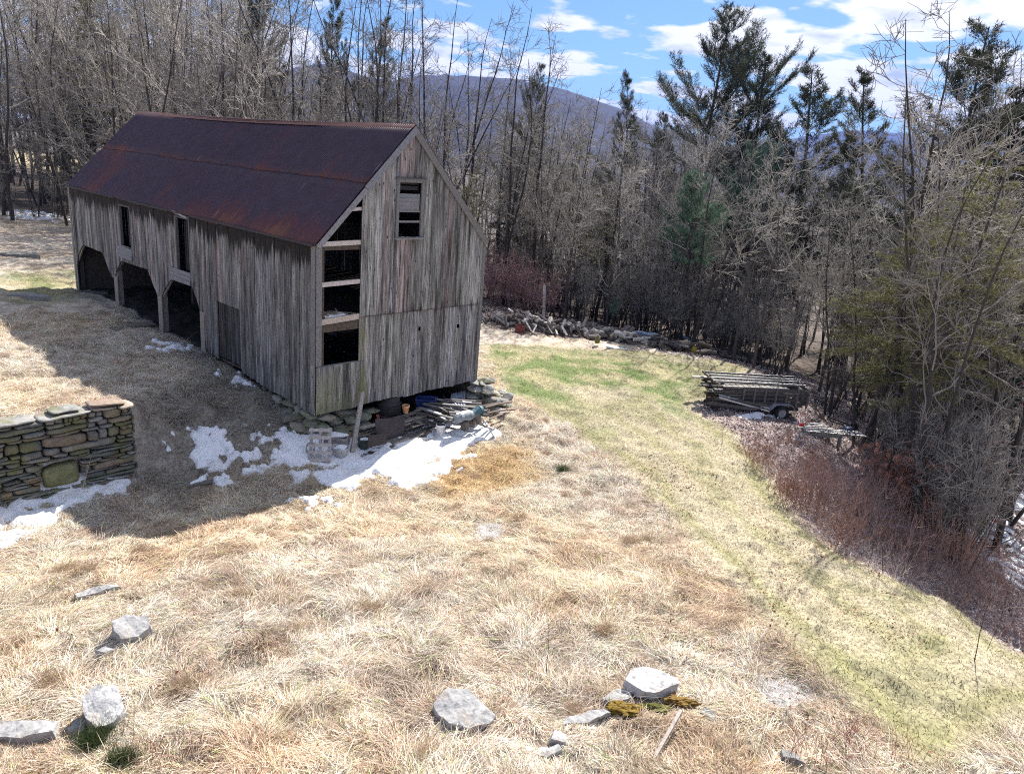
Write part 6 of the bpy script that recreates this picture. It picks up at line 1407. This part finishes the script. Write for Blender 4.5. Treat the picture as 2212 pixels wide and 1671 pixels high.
def dens_long(x, y):
    tr, gr, lf, up, og, wd = reg(x, y); d = np.hypot(x - CAM[0], y - CAM[1])
    return np.clip((1 - tr) * (1 - .85 * lf) * (1 - wd) * (1 - up * .9) * np.clip(15.5 / d, .22, 1) * (.55 + .9 * fbm(x * 1.1, y * 1.1, 80, 2)), 0, 1)
blades('dry_grass', 1500000, dens_long, (.10, .32), (.005, .011), .13, 1, 'long matted dry grass lying in swirls over the foreground', box=(-15, -20, 12, 14), colmul=1.2)
def dens_near(x, y):
    tr, gr, lf, up, og, wd = reg(x, y); d = np.hypot(x - CAM[0], y - CAM[1]); return np.clip((1 - tr) * (1 - lf) * (d < 14), 0, 1) * .9
blades('dry_grass', 420000, dens_near, (.08, .26), (.004, .008), .3, 2, 'finer strands of dry grass among the foreground rocks', box=(-15, -20, 4, -6), colmul=1.15)
def dens_sweep(x, y):
    return dens_long(x, y) * sstep(.42, .6, fbm(x * .8, y * .8, 84, 2)) * .9
blades('swept_straw', 420000, dens_sweep, (.34, .7), (.005, .010), .10, 8, 'long swept strands of bleached straw lying over the field', box=(-15, -20, 12, 14), colmul=1.25)
def dens_thatch(x, y):
    return dens_long(x, y) * .8
blades('thatch', 700000, dens_thatch, (.05, .16), (.005, .011), .35, 7, 'short broken straw lying every way among the matted grass', flow=False, box=(-15, -20, 12, 14), colmul=1.18)
def dens_short(x, y):
    tr, gr, lf, up, og, wd = reg(x, y); return np.clip(np.maximum(tr, up) * .95 * (1 - wd * .8) + .1 * lf, 0, 1)
blades('mown_grass', 900000, dens_short, (.04, .11), (.007, .013), .42, 3, 'short mown grass of the strip and the lawn behind the barn', flow=False, box=(-8, -20, 32, 30), colmul=1.1)
# leaf litter and fallen twigs on the bank and the wood floor
def litter(name, n, region, size, seed, label, colr, box):
    rs = np.random.RandomState(seed); x = rs.uniform(box[0], box[2], n); y = rs.uniform(box[1], box[3], n); z = H(x, y); k = inview(x, y, z) & (rs.rand(n) < region(x, y)); x, y, z = x[k], y[k], z[k]; n = len(x)
    a = rs.uniform(0, 6.28, n); L = rs.uniform(*size, n); u_ = np.stack([np.cos(a), np.sin(a), rs.normal(size=n) * .35], -1) * L[:, None]; v_ = np.stack([-np.sin(a), np.cos(a), rs.normal(size=n) * .5], -1) * (L * .65)[:, None]
    p = np.stack([x, y, z + rs.uniform(.0, .05, n)], -1); V = np.stack([p - u_, p - v_ * .8, p + u_, p + v_], 1).reshape(-1, 3); F = np.arange(len(V)).reshape(-1, 4)
    c = np.array(colr)[rs.randint(0, len(colr), n)] * rs.uniform(.7, 1.25, (n, 1)); print(name, n)
    return tag(link(name, mesh_np(name, V, F, M_GRASS, np.repeat(np.clip(c, 0, .9), 4, 0))), label, 'leaves', kind='stuff')
litter('leaf_litter', 420000, lambda x, y: np.clip((lambda r: np.maximum(r[2] * (1 - r[0]), r[5] * .5))(reg(x, y)), 0, 1) * .8, (.025, .06), 5, 'fallen brown and pinkish leaves over the right bank and the wood floor', [(.38, .28, .25), (.26, .17, .15), (.60, .52, .50), (.74, .68, .69), (.52, .43, .42), (.20, .13, .12)], (0, -22, 34, 16))
litter('leaf_litter', 60000, lambda x, y: np.clip(1 - reg(x, y)[5], 0, 1) * sstep(.5, .7, fbm(x * .9, y * .9, 90, 3)) * .8, (.015, .035), 6, 'scattered red brown leaves caught in the foreground grass', [(.28, .11, .07), (.22, .08, .06), (.35, .17, .10)], (-15, -20, 8, 4))
# moss cushions on the ledge
MOSS = mat('moss', (1, 1, 1), .95, True, 20, .5, (1, 1, 1), 1, .02)
for k, (u, v, s, c, lab) in enumerate([(1355, 1540, (.34, .16, .07), (.20, .13, .02), 'golden brown moss cushion left under the flat slab'), (1470, 1522, (.34, .14, .07), (.22, .13, .03), 'orange brown moss cushion right of the flat slab'), (1415, 1540, (.26, .12, .06), (.12, .12, .03), 'green moss cushion between the two orange ones')]):
    p = G(u, v); o = link('moss', rock_mesh('moss', 80 + k, s, MOSS, 5, .9, col=c)); o.location = (p.x, p.y, p.z + .06); o.rotation_euler = (0, 0, math.atan2(ex.y, ex.x)); tag(o, lab, 'moss')
rs = np.random.RandomState(12)
for k, (u, v, s, lab) in enumerate([(205, 1605, .30, 'dark green grass tuft under the white boulder'), (265, 1650, .2, 'small green tuft at the bottom edge under the white boulder'), (1215, 1022, .28, 'grey green grass tuft on the edge of the mown strip')]):
    p = G(u, v); P = np.array(p)[None] + rs.normal(size=(60, 3)) * [.08, .08, .01]; V, F, c = needle_tufts(rs, P, np.tile([0, 0, 1.], (60, 1)), 16, s, .007, .6, (.07, .095, .035)); tag(link('grass_tuft', mesh_np('grass_tuft', V, F, M_GRASS, c)), lab, 'grass')
# brown tussocks in the dry grass
TU = []
for i in range(3):
    rs = np.random.RandomState(40 + i); P = rs.normal(size=(70, 3)) * [.14, .14, .01]; V, F, c = needle_tufts(rs, P, np.tile([.6, .1, .6], (70, 1)), 14, .34, .008, .1, (.46, .34, .23), .3); TU.append(mesh_np('tussock', V, F, M_GRASS, c))
k = 0
while k < 45:
    x, y = rv.uniform(-12, 8), rv.uniform(-16, -2.2); r = regions(np.array([x]), np.array([y]))
    if r[0][0] > .3 or r[2][0] > .3 or snowmask(np.array([x]), np.array([y]))[0] > -.1 or not inview(np.array([x]), np.array([y]), np.array([0.]))[0]: continue
    o = link('tussock', TU[k % 3]); o.location = (x, y, gz(x, y)); o.rotation_euler = (0, 0, rv.uniform(0, 6)); s = rv.uniform(.4, .85); o.scale = (s, s, s * .6); tag(o, 'rusty tan tussock bulging from the matted dry grass', 'grass', 'tussocks in the dry grass'); k += 1

# ================================================================== haze: even pale air round the camera and the whole scene
m = MB(); x_, y_ = 11500., 11500.
m.box((0, 0, 240), (2 * x_, 2 * y_, 1)) if False else None
hz = bpy.data.meshes.new('haze'); zlo = float(min(GZ.min(), -82)) - 1; zhi = 760.
bmh = bmesh.new(); bmesh.ops.create_cube(bmh, size=1)
for v_ in bmh.verts: v_.co = Vector((v_.co.x * 2 * x_, v_.co.y * 2 * y_, zlo if v_.co.z < 0 else zhi))
bmh.to_mesh(hz); bmh.free()
mh = bpy.data.materials.new('haze'); mh.use_nodes = True; t = mh.node_tree; t.nodes.clear()
pv = N(t, 'ShaderNodeVolumePrincipled'); pv.inputs['Density'].default_value = .00006; pv.inputs['Color'].default_value = (.06, .24, 1, 1); oo = N(t, 'ShaderNodeOutputMaterial'); t.links.new(pv.outputs[0], oo.inputs['Volume'])
hz.materials.append(mh); tag(link('haze', hz), kind='stuff')
